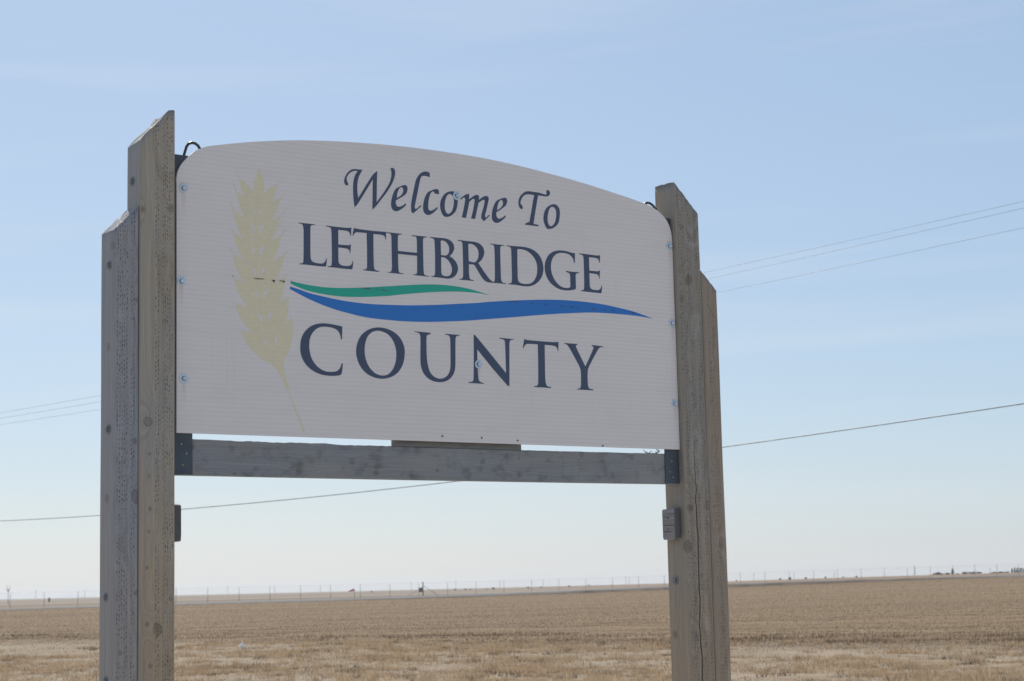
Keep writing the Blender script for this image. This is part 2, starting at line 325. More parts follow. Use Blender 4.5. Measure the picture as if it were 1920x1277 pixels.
# ------------------------------------------------------------------ grass
gr = NT('dry_grass')
att = gr.n.new('ShaderNodeVertexColor'); att.layer_name = 'Col'
gr.put(gr.b.inputs['Base Color'], att.outputs['Color']); gr.b.inputs['Roughness'].default_value = 0.8; gr.b.inputs['Specular IOR Level'].default_value = 0.15
trn = gr.n.new('ShaderNodeBsdfTranslucent'); gr.l.new(att.outputs['Color'], trn.inputs['Color'])
ms2 = gr.n.new('ShaderNodeMixShader'); ms2.inputs[0].default_value = 0.35
gr.l.new(gr.b.outputs[0], ms2.inputs[1]); gr.l.new(trn.outputs[0], ms2.inputs[2]); gr.l.new(ms2.outputs[0], gr.out.inputs['Surface'])
M_GRASS = gr.m
def vnoise(x, y, seed=0):                                        # smooth value noise in plan
    xi = np.floor(x).astype(np.int64); yi = np.floor(y).astype(np.int64); xf = x - xi; yf = y - yi
    def hsh(i, j):
        n = (i * 374761393 + j * 668265263 + seed * 1442695041) & 0x7fffffff
        n = ((n ^ (n >> 13)) * 1274126177) & 0x7fffffff
        return (n & 0xffff) / 65535.0
    u = xf * xf * (3 - 2 * xf); v = yf * yf * (3 - 2 * yf)
    return (hsh(xi, yi) * (1 - u) + hsh(xi + 1, yi) * u) * (1 - v) + (hsh(xi, yi + 1) * (1 - u) + hsh(xi + 1, yi + 1) * u) * v
def fbm(x, y, seed=0): return 0.5 * vnoise(x, y, seed) + 0.3 * vnoise(x * 2.1, y * 2.1, seed + 1) + 0.2 * vnoise(x * 4.3, y * 4.3, seed + 2)
def edge_y(x, y): return y - (54 - 0.95 * x) + (fbm(x * 0.12, y * 0.12, 5) - 0.5) * 12
def blades(name, x, y, h, w, col, lean, label):
    n = len(x); z = gh(x, y)
    th = rng.uniform(0, math.pi, n); la = rng.uniform(0, 2 * math.pi, n)
    cx, sx = np.cos(th) * w / 2, np.sin(th) * w / 2
    tip = np.stack([x + np.cos(la) * lean * h, y + np.sin(la) * lean * h, z + h], 1)
    v = np.stack([np.stack([x - cx, y - sx, z - 0.02], 1), np.stack([x + cx, y + sx, z - 0.02], 1), tip], 1).reshape(-1, 3)
    me = bpy.data.meshes.new(name); me.vertices.add(n * 3); me.vertices.foreach_set('co', v.astype(np.float32).ravel())
    me.loops.add(n * 3); me.loops.foreach_set('vertex_index', np.arange(n * 3, dtype=np.int32))
    me.polygons.add(n); me.polygons.foreach_set('loop_start', np.arange(0, n * 3, 3, dtype=np.int32)); me.polygons.foreach_set('loop_total', np.full(n, 3, dtype=np.int32))
    me.update(); at = me.color_attributes.new('Col', 'FLOAT_COLOR', 'POINT')
    c4 = np.concatenate([np.repeat(col, 3, 0), np.ones((n * 3, 1))], 1).astype(np.float32); at.data.foreach_set('color', c4.ravel())
    me.materials.append(M_GRASS); o = bpy.data.objects.new(name, me); link(o); tag(o, label, 'grass', None, 'stuff'); return o
def lerp3(a, b, t): return np.asarray(a)[None, :] * (1 - t[:, None]) + np.asarray(b)[None, :] * t[:, None]
# tussocks of tall straw grass: clumps of blades
NC = 21000
Dg = np.exp(rng.uniform(math.log(16), math.log(76), NC)); Ag = np.radians(rng.uniform(-25, 25, NC))
cx, cy = Dg * np.sin(Ag), Dg * np.cos(Ag)
e_ = edge_y(cx, cy); cl = fbm(cx * 0.30, cy * 0.22, 11); big = fbm(cx * 0.10, cy * 0.12, 31)
keep = (e_ < 4 * (rng.random(NC) - .4)) & (cl * .6 + big * .4 + rng.normal(0, .08, NC) > 0.47)
cx, cy = cx[keep], cy[keep]; nc = len(cx)
cr_ = 0.05 + 0.20 * rng.random(nc) ** 1.8; ch = 0.035 + 0.13 * rng.random(nc) ** 1.8; ct = rng.random(nc); cdk = rng.random(nc) < .09
nb_ = (16 + 260 * cr_).astype(int); ci = np.repeat(np.arange(nc), nb_); n = len(ci)
ra = cr_[ci] * np.sqrt(rng.random(n)) * 1.15; ta = rng.uniform(0, 6.283, n)
x, y = cx[ci] + ra * np.cos(ta) * 1.5, cy[ci] + ra * np.sin(ta)
h = ch[ci] * (0.45 + .65 * rng.random(n)) * (1 - .35 * ra / (cr_[ci] * 1.2)) + .02
t_ = np.clip(ct[ci] * .6 + rng.random(n) * .45, 0, 1)
col = lerp3((0.345, 0.24, 0.145), (0.64, 0.475, 0.31), t_)
dkm = cdk[ci] | (rng.random(n) < .04); col[dkm] = lerp3((0.10, 0.08, 0.058), (0.21, 0.165, 0.115), rng.random(dkm.sum()))
blades('tall_grass', x, y, h, 0.006 + 0.007 * rng.random(n) + np.hypot(x, y) * 0.00008, col, 0.25 + 0.55 * rng.random(n), 'tufts of tall dry yellow grass in the rough strip')
NS = 2600; ks_ = rng.integers(0, nc, NS); xs_ = cx[ks_] + rng.normal(0, .25, NS); ys_ = cy[ks_] + rng.normal(0, .2, NS)
blades('seed_stalks', xs_, ys_, 0.16 + 0.20 * rng.random(NS), 0.008 + np.hypot(xs_, ys_) * 0.00010, lerp3((0.30, 0.22, 0.14), (0.66, 0.53, 0.36), rng.random(NS)), 0.35 * rng.random(NS), 'scattered tall dry seed stalks above the tufts')
# short sparse grass between the tussocks, all round the sign
NT_ = 330000
Dg = np.concatenate([np.exp(rng.uniform(math.log(17), math.log(78), NT_ - 50000)), rng.uniform(1.5, 30, 50000)])
Ag = np.radians(np.concatenate([rng.uniform(-25, 25, NT_ - 50000), rng.uniform(-180, 180, 50000)]))
x, y = Dg * np.sin(Ag), Dg * np.cos(Ag); e_ = edge_y(x, y); bare = fbm(x * 0.3, y * 0.35, 41)
keep = (e_ < 6) & (bare < 0.66 + rng.normal(0, .07, NT_)); x, y = x[keep], y[keep]; n = len(x)
col = lerp3((0.15, 0.11, 0.08), (0.50, 0.39, 0.28), rng.random(n))
blades('short_grass', x, y, 0.02 + 0.05 * rng.random(n) ** 2, 0.006 + 0.01 * rng.random(n) + np.hypot(x, y) * 0.00012, col, 0.9 * rng.random(n), 'thin short withered grass on bare soil')
# stubble of the ploughed-in field
NT_ = 420000
Dg = np.exp(rng.uniform(math.log(38), math.log(312), NT_)); Ag = np.radians(rng.uniform(-22, 22, NT_))
x, y = Dg * np.sin(Ag), Dg * np.cos(Ag); e_ = edge_y(x, y)
band = fbm(x * 0.02, y * 0.12 + x * 0.01, 51); keep = (e_ > -3 + 5 * rng.random(NT_)) & (y < (F0.y + (x - F0.x) * fdir.y / fdir.x) - 40); x, y, band, Dg, e_ = x[keep], y[keep], band[keep], Dg[keep], e_[keep]; n = len(x)
t_ = np.clip(rng.random(n) * .5 + (band - .5) * 1.5 + .28, 0, 1)
col = lerp3((0.155, 0.104, 0.064), (0.332, 0.236, 0.142), t_)
cl2 = (e_ < 9) & (fbm(x * 0.8, y * 0.8, 61) > .56); col[cl2] *= 0.55
blades('stubble', x, y, 0.02 + 0.035 * rng.random(n) + 0.07 * cl2 * rng.random(n), 0.010 + Dg * 0.00022 * (0.5 + .8 * rng.random(n)), col, 0.8 * rng.random(n), 'short brown stubble covering the field')

# ------------------------------------------------------------------ the sign
LETTERS=[
('W',[7733,33046,1,7853,33045,1,8105,33060,0,8012,32901,1,7919,32734,1,7861,32519,1,7842,32308,1,7854,32032,1,7879,31853,0,8598,32895,1,8822,33095,0,8797,32623,0,8769,31773,0,9096,32183,1,9327,32507,1,9455,32749,1,9515,32967,1,9514,33143,1,9475,33262,0,9527,33300,1,9620,33305,0,9687,33234,1,9705,33112,1,9675,32950,1,9599,32748,1,9482,32541,1,9282,32256,1,9010,31929,1,8698,31565,1,8558,31446,0,8581,32075,0,8599,32715,0,8284,32235,0,8015,31841,1,7831,31579,1,7698,31448,0,7654,31803,1,7639,32148,1,7654,32461,1,7707,32693,1,7790,32867,1,7882,32973,0,7752,32972,1,7611,32928,1,7469,32830,1,7368,32698,1,7340,32599,1,7364,32472,1,7413,32391,1,7382,32324,1,7302,32327,1,7234,32397,1,7220,32517,1,7268,32678,1,7390,32856,1,7551,32987,1]),
('e',[9717,31952,0,9915,32064,1,10104,32181,1,10242,32302,1,10308,32477,1,10289,32599,1,10207,32652,1,10092,32630,1,9883,32537,1,9715,32430,1,9598,32241,1,9511,31986,1,9476,31772,1,9514,31592,1,9615,31506,1,9760,31499,1,9906,31562,1,10074,31676,1,10200,31786,1,10218,31832,0,10192,31885,0,10076,31782,1,9950,31719,1,9815,31698,1,9734,31755,1,9709,31866,1],[9766,32057,0,9783,32209,1,9849,32392,1,9944,32517,1,10028,32535,1,10089,32471,1,10076,32328,1,10001,32214,1,9896,32129,1]),
('l',[10477,31567,0,10471,31787,1,10508,32056,1,10587,32366,1,10667,32676,1,10735,32914,1,10833,33085,1,10984,33245,1,11176,33335,1,11345,33340,1,11446,33301,0,11436,33121,0,11278,33150,1,11108,33143,1,11012,33097,1,10957,32975,1,10889,32736,1,10797,32371,1,10706,32006,1,10649,31770,1,10679,31699,1,10742,31705,1,10827,31771,1,10966,31892,0,10981,31831,0,10761,31649,1,10580,31498,0,10518,31518,1]),
('c',[11896,32444,0,11683,32443,0,11646,32516,1,11582,32532,1,11496,32473,1,11419,32331,1,11361,32128,1,11331,31912,1,11343,31753,1,11405,31697,1,11501,31707,1,11629,31764,1,11792,31892,0,11816,31837,0,11713,31719,1,11540,31586,1,11390,31509,1,11242,31503,1,11138,31563,1,11078,31708,1,11082,31904,1,11140,32141,1,11239,32347,1,11326,32463,1,11498,32557,1,11691,32637,1,11819,32651,1,11887,32604,1]),
('o',[12462,32625,1,12644,32641,1,12784,32549,1,12846,32411,1,12855,32277,1,12826,32049,1,12754,31844,1,12643,31697,1,12467,31572,1,12328,31519,1,12157,31514,1,12073,31577,1,11980,31747,1,11942,31939,1,11979,32176,1,12113,32405,1,12288,32558,1],[12459,32517,1,12575,32481,1,12640,32389,1,12660,32238,1,12631,32020,1,12568,31834,1,12470,31707,1,12353,31650,1,12257,31685,1,12195,31787,1,12178,31982,1,12205,32199,1,12284,32387,1,12373,32490,1]),
('m',[12995,32385,0,13294,32594,0,13470,32622,0,13442,32392,0,13620,32511,1,13788,32619,0,13931,32626,1,13974,32594,0,13969,32415,0,14105,32526,1,14284,32623,0,14428,32628,1,14493,32558,1,14442,32334,1,14345,31996,1,14272,31752,1,14314,31675,0,14484,31828,0,14523,31792,0,14278,31571,1,14210,31510,0,14070,31632,0,14085,31788,1,14181,32070,1,14254,32314,1,14274,32407,1,14235,32449,1,14146,32421,1,13944,32291,0,13847,31945,0,13745,31569,0,13535,31570,0,13650,31943,1,13736,32333,1,13728,32423,1,13684,32440,1,13607,32401,1,13461,32286,0,13365,31914,0,13264,31565,0,13051,31567,0,13171,32003,1,13244,32335,1,13242,32407,1,13182,32437,1,13104,32393,1,13033,32322,0]),
('e',[14878,31977,0,15071,32088,1,15276,32229,1,15415,32353,1,15476,32515,1,15467,32606,1,15379,32661,1,15243,32634,1,15039,32552,1,14880,32453,1,14775,32296,1,14679,32067,1,14635,31807,1,14656,31627,1,14754,31527,1,14898,31509,1,15033,31555,1,15216,31682,1,15365,31807,1,15378,31863,0,15352,31894,0,15219,31783,1,15083,31724,1,14971,31713,1,14894,31778,1,14875,31886,1],[14918,32064,0,14940,32221,1,15013,32412,1,15117,32533,1,15195,32537,1,15249,32455,1,15230,32325,1,15141,32215,1,15038,32131,1]),
('T',[16963,32952,0,16710,32953,1,16549,32936,1,16410,32875,1,16280,32741,1,16207,32585,1,16204,32483,1,16282,32417,1,16318,32329,1,16276,32241,0,16153,32293,1,16099,32408,1,16088,32554,1,16131,32716,1,16238,32866,1,16414,33014,1,16576,33078,1,16737,33095,1,16898,33085,1,17198,33089,1,17428,33058,1,17636,33030,0,17650,33092,1,17643,33222,0,17691,33260,1,17795,33238,1,17845,33150,1,17824,33054,1,17716,32977,1,17587,32954,1,17402,32957,1,17182,32963,0,17117,32718,0,17009,32242,0,16881,31664,0,17037,31652,1,17163,31645,0,17154,31580,0,16850,31578,0,16621,31583,0,16416,31576,0,16421,31619,0,16533,31686,1,16660,31726,0,16778,32182,0,16884,32656,0]),
('o',[18067,32662,1,18230,32619,1,18343,32490,1,18372,32325,1,18348,32098,1,18286,31867,1,18128,31683,1,17914,31560,1,17749,31520,1,17622,31526,1,17522,31662,1,17448,31878,1,17455,32083,1,17532,32314,1,17665,32477,1,17855,32599,1],[17946,32530,1,18062,32508,1,18141,32414,1,18166,32266,1,18140,32039,1,18075,31846,1,17977,31715,1,17847,31652,1,17744,31693,1,17685,31808,1,17671,31974,1,17702,32182,1,17766,32375,1,17851,32487,1]),
('L',[5068,30567,0,5295,30562,0,5826,30563,0,5825,30534,0,5680,30520,1,5621,30464,1,5606,30352,1,5600,29759,0,5599,29320,1,5625,29119,1,5701,29041,1,5856,29004,1,6088,28998,1,6215,29034,1,6294,29126,1,6329,29234,0,6360,29237,0,6346,29062,1,6311,28907,1,6262,28886,0,5893,28885,0,5584,28893,0,5315,28891,0,5089,28885,0,5089,28917,0,5200,28928,1,5258,28970,1,5275,29089,1,5289,29731,0,5292,30305,1,5270,30438,1,5217,30518,1,5068,30537,0]),
('E',[6351,30569,0,6694,30559,0,7326,30565,1,7536,30597,0,7511,30251,0,7481,30248,0,7453,30357,1,7394,30420,1,7265,30443,1,6909,30446,0,6905,30151,0,6905,29844,0,7415,29856,0,7506,29915,0,7470,29535,0,7446,29533,0,7428,29634,1,7383,29690,1,7275,29715,1,6899,29724,0,6900,29451,0,6902,29195,1,6930,29078,1,7047,29011,1,7324,29000,1,7483,29048,1,7544,29130,1,7569,29226,0,7597,29229,0,7586,29048,1,7550,28891,1,7510,28879,0,7065,28876,0,6770,28886,0,6388,28883,0,6393,28917,0,6516,28929,1,6571,28980,1,6593,29168,1,6597,29850,0,6584,30395,1,6556,30486,1,6478,30524,1,6351,30534,0]),
('T',[7661,30596,0,7771,30581,1,7911,30568,0,8555,30561,0,9206,30579,0,9206,30240,0,9184,30237,0,9161,30349,1,9101,30409,1,8979,30436,1,8589,30434,0,8583,29810,0,8591,29119,1,8619,28983,1,8690,28941,1,8841,28919,0,8840,28884,0,8487,28883,0,8245,28887,0,8075,28890,0,8079,28921,0,8186,28934,1,8242,28969,1,8265,29092,1,8274,29782,0,8266,30442,0,7909,30434,1,7748,30418,1,7667,30356,1,7616,30256,0,7592,30257,0,7608,30410,0]),
('H',[9228,30571,0,9562,30572,0,9981,30573,0,9981,30544,0,9844,30518,1,9793,30446,1,9782,30262,1,9781,29839,0,10229,29836,0,10726,29841,0,10730,30252,1,10718,30445,1,10678,30519,1,10483,30539,0,10491,30569,0,10748,30564,0,11233,30571,0,11233,30541,0,11105,30520,1,11050,30456,1,11037,30280,1,11037,29504,0,11045,29118,1,11072,28965,1,11152,28923,1,11295,28916,0,11290,28886,0,10897,28889,0,10530,28889,0,10531,28918,0,10646,28931,1,10704,28984,1,10718,29130,1,10731,29714,0,10227,29715,0,9783,29714,0,9782,29301,0,9794,29053,1,9826,28950,1,9916,28919,1,10047,28911,0,10040,28885,0,9644,28888,0,9272,28890,0,9277,28915,0,9397,28934,1,9454,29006,1,9475,29275,0,9471,29945,0,9468,30367,1,9447,30490,1,9380,30532,1,9228,30540,0]),
('B',[11396,30576,0,11746,30579,0,12168,30583,1,12379,30540,1,12542,30437,1,12621,30287,1,12606,30129,1,12507,29963,1,12374,29844,0,12549,29761,1,12711,29608,1,12796,29399,1,12773,29221,1,12650,29034,1,12482,28927,1,12269,28877,1,12058,28880,1,11708,28890,1,11429,28888,0,11434,28917,0,11546,28930,1,11606,28999,1,11626,29166,1,11638,29945,0,11624,30373,1,11599,30488,1,11535,30530,1,11395,30543,0],[11935,30440,0,11978,30478,1,12118,30473,1,12258,30392,1,12349,30263,1,12364,30107,1,12318,29946,1,12198,29858,1,12057,29851,1,11940,29858,0,11935,30167,0],[11943,29761,0,12079,29769,1,12242,29705,1,12403,29542,1,12487,29334,1,12464,29156,1,12367,29021,1,12225,28977,1,12061,28983,1,11956,29037,1,11936,29172,1,11936,29464,0]),
('R',[12823,30582,0,13144,30575,0,13535,30575,1,13754,30568,1,13972,30507,1,14122,30385,1,14190,30211,1,14157,30027,1,14042,29837,1,13866,29674,0,13990,29526,0,14267,29207,1,14482,28999,1,14632,28929,0,14631,28884,0,14412,28885,1,14259,28909,1,14107,28996,1,13937,29198,1,13726,29486,1,13641,29583,1,13510,29590,1,13369,29585,0,13362,29330,0,13377,29063,1,13407,28958,1,13471,28931,1,13606,28917,0,13597,28884,0,13231,28887,0,12864,28883,0,12865,28915,0,12973,28933,1,13039,28991,1,13060,29127,1,13069,29753,0,13057,30415,1,13033,30502,1,12948,30539,1,12822,30540,0],[13357,30433,0,13402,30468,1,13576,30462,1,13727,30395,1,13845,30270,1,13890,30094,1,13857,29893,1,13754,29740,1,13643,29686,1,13513,29693,1,13361,29716,0,13359,30083,0]),
('I',[14521,30579,0,14858,30573,0,15249,30578,0,15241,30550,0,15113,30529,1,15056,30469,1,15039,30286,1,15041,29560,0,15050,29107,1,15091,28965,1,15179,28927,1,15302,28918,0,15296,28885,0,14944,28890,0,14638,28885,0,14639,28926,0,14691,28961,1,14723,29081,1,14739,29897,0,14731,30404,1,14701,30510,1,14635,30540,1,14520,30548,0]),
('D',[15397,30583,0,15671,30577,0,16237,30595,1,16555,30574,1,16850,30499,1,17098,30355,1,17275,30130,1,17365,29842,1,17349,29583,1,17249,29335,1,17058,29117,1,16801,28959,1,16502,28876,1,16229,28866,1,15846,28891,1,15437,28884,0,15442,28921,0,15555,28935,1,15613,28995,1,15634,29169,1,15637,29807,0,15632,30409,1,15601,30497,1,15534,30537,1,15396,30548,0],[15960,30438,0,16006,30470,1,16233,30477,1,16459,30437,1,16684,30328,1,16885,30152,1,17004,29922,1,17030,29667,1,16987,29406,1,16854,29175,1,16667,29031,1,16414,28975,1,16165,28978,1,16008,29035,1,15956,29158,1,15949,29468,0,15952,30016,0]),
('G',[19165,30566,0,19138,30124,0,19097,30120,0,19060,30276,1,18959,30408,1,18773,30495,1,18539,30521,1,18303,30500,1,18091,30425,1,17910,30252,1,17809,30021,1,17789,29760,1,17839,29523,1,17960,29311,1,18162,29104,1,18392,28992,1,18626,28969,1,18791,28995,1,18845,29055,1,18854,29307,0,18853,29549,1,18818,29640,1,18615,29688,0,18624,29732,0,18887,29720,0,19361,29731,0,19347,29692,0,19216,29663,1,19171,29594,1,19161,29331,0,19163,28977,0,19024,28920,1,18810,28876,1,18575,28858,1,18271,28881,1,17995,28971,1,17722,29144,1,17544,29370,1,17450,29658,1,17450,29879,1,17523,30126,1,17669,30342,1,17883,30500,1,18143,30592,1,18448,30625,1,18730,30612,1,18964,30571,1]),
('E',[19404,30587,0,19749,30584,0,20228,30575,0,20470,30577,1,20604,30608,0,20574,30265,0,20535,30261,0,20510,30373,1,20452,30438,1,20320,30456,1,19960,30457,0,19953,30146,0,19957,29855,0,20442,29857,0,20570,29918,0,20531,29538,0,20502,29535,0,20483,29653,1,20436,29705,1,20317,29728,1,19957,29742,0,19953,29488,0,19960,29169,1,20004,29060,1,20122,29013,1,20362,29008,1,20507,29038,1,20595,29124,1,20631,29230,0,20664,29233,0,20645,29052,1,20611,28899,1,20562,28880,0,20165,28884,0,19806,28891,0,19437,28890,0,19445,28924,0,19570,28943,1,19620,29012,1,19638,29182,1,19650,29839,0,19642,30402,1,19615,30493,1,19544,30534,1,19407,30550,0]),
('C',[7049,26521,0,7023,25995,0,6978,25987,0,6953,26137,1,6877,26287,1,6732,26394,1,6508,26448,1,6196,26457,1,5973,26414,1,5750,26274,1,5582,26053,1,5506,25780,1,5510,25493,1,5583,25210,1,5735,24969,1,5976,24771,1,6263,24666,1,6530,24664,1,6731,24693,1,6890,24798,1,7005,25026,0,7055,25028,0,7025,24805,1,6989,24629,1,6954,24569,1,6819,24528,1,6572,24503,1,6305,24503,1,5995,24542,1,5687,24651,1,5404,24837,1,5209,25075,1,5103,25355,1,5095,25660,1,5153,25950,1,5309,26208,1,5553,26416,1,5842,26540,1,6153,26589,1,6465,26586,1,6779,26556,1]),
('O',[8781,26592,1,9176,26562,1,9548,26433,1,9838,26203,1,10008,25875,1,10031,25579,1,9960,25219,1,9777,24893,1,9515,24673,1,9186,24539,1,8860,24498,1,8492,24545,1,8173,24676,1,7902,24916,1,7736,25238,1,7684,25547,1,7746,25881,1,7910,26184,1,8154,26395,1,8456,26536,1],[8732,26455,1,8987,26427,1,9242,26325,1,9448,26120,1,9584,25831,1,9620,25537,1,9572,25198,1,9426,24895,1,9212,24698,1,8979,24633,1,8724,24654,1,8473,24779,1,8269,24993,1,8136,25279,1,8091,25569,1,8123,25904,1,8243,26185,1,8453,26374,1]),
('U',[10542,26546,0,10944,26537,0,11328,26531,0,11340,26496,1,11291,26465,1,11169,26421,1,11131,26338,1,11118,25917,0,11126,25517,1,11167,25200,1,11269,24905,1,11434,24734,1,11649,24644,1,11891,24651,1,12112,24756,1,12251,24934,1,12313,25179,1,12327,25583,0,12330,26229,1,12317,26390,1,12274,26458,1,12202,26488,1,12056,26506,0,12061,26536,0,12399,26533,0,12829,26533,0,12816,26502,0,12680,26483,1,12617,26429,1,12594,26285,1,12572,25394,0,12548,25110,1,12470,24884,1,12306,24685,1,12083,24554,1,11791,24490,1,11453,24515,1,11190,24612,1,10979,24791,1,10852,25024,1,10809,25261,1,10811,25700,0,10826,26300,1,10809,26419,1,10739,26485,1,10542,26522,0]),
('N',[13539,26562,0,13569,26584,1,13614,26575,0,14275,25944,0,15200,25038,0,15195,25738,0,15180,26357,1,15151,26442,1,15063,26484,1,14893,26501,0,14899,26540,0,15308,26530,0,15667,26526,0,15653,26499,0,15498,26479,1,15432,26403,1,15415,26246,1,15364,24521,0,15338,24485,1,15249,24516,0,14506,25189,0,13711,25974,0,13702,25453,0,13721,24945,1,13748,24703,1,13812,24604,1,14016,24562,0,14010,24526,0,13636,24525,0,13226,24526,0,13232,24567,0,13389,24584,1,13464,24628,1,13493,24792,1,13523,25648,0]),
('T',[16228,26573,0,16334,26535,1,16539,26526,0,17235,26520,0,17860,26526,1,18096,26551,0,18077,26135,0,18050,26133,0,18021,26256,1,17945,26334,1,17776,26366,1,17328,26377,0,17318,25731,0,17311,24908,1,17343,24684,1,17404,24584,1,17616,24552,0,17609,24507,0,17143,24511,0,16693,24507,0,16699,24546,0,16836,24569,1,16902,24623,1,16926,24808,1,16950,25712,0,16951,26374,0,16534,26370,1,16341,26351,1,16237,26277,1,16174,26165,0,16139,26167,0,16176,26386,0]),
('Y',[18406,26521,0,18754,26521,0,19166,26524,0,19157,26488,0,19084,26463,1,19069,26399,1,19294,26004,0,19571,25542,0,19857,26014,1,20030,26318,1,20066,26415,1,20036,26465,1,19956,26486,0,19971,26525,0,20308,26513,0,20633,26496,0,20618,26467,0,20468,26448,1,20357,26378,1,20158,26114,1,19872,25700,1,19729,25462,1,19692,25314,1,19677,24916,1,19695,24687,1,19750,24589,1,19843,24564,1,19991,24549,0,19976,24507,0,19533,24509,0,19067,24503,0,19076,24538,0,19215,24557,1,19276,24626,1,19300,24836,1,19307,25253,1,19286,25419,1,19149,25662,1,18821,26145,1,18644,26385,1,18554,26463,1,18405,26496,0]),
]
GREEN=[4688,28176,0,5067,28128,1,5576,28078,1,6218,28049,1,6868,28070,1,7525,28122,1,8189,28189,1,8860,28275,1,9332,28332,1,10430,28470,1,11265,28552,1,12111,28594,1,12965,28565,1,13684,28478,1,14381,28339,0,13827,28381,1,12961,28375,1,12246,28329,1,11539,28257,1,10700,28147,1,9871,28027,1,9314,27930,1,8988,27895,1,8316,27818,1,7651,27762,1,6994,27736,1,6344,27755,1,5701,27819,1,5191,27914,1,4674,28075,0]
BLUE=[4665,27959,0,5064,27871,1,5572,27754,1,6213,27667,1,6861,27591,1,7648,27539,1,8445,27528,1,9253,27554,1,10412,27615,1,11527,27711,1,12661,27834,1,13816,27964,1,14473,28059,1,15900,28220,1,17359,28357,1,18847,28426,1,20364,28404,1,21650,28294,1,22694,28144,1,23615,27938,0,22688,28002,1,21379,28014,1,20093,27978,1,18827,27867,1,17337,27699,1,15879,27504,1,14452,27320,1,13218,27164,1,12359,27077,1,11511,27000,1,10675,26950,1,9850,26923,1,9306,26929,1,8972,26932,1,8169,26969,1,7378,27074,1,6726,27187,1,6080,27344,1,5442,27543,1,5012,27712,1,4639,27861,0]
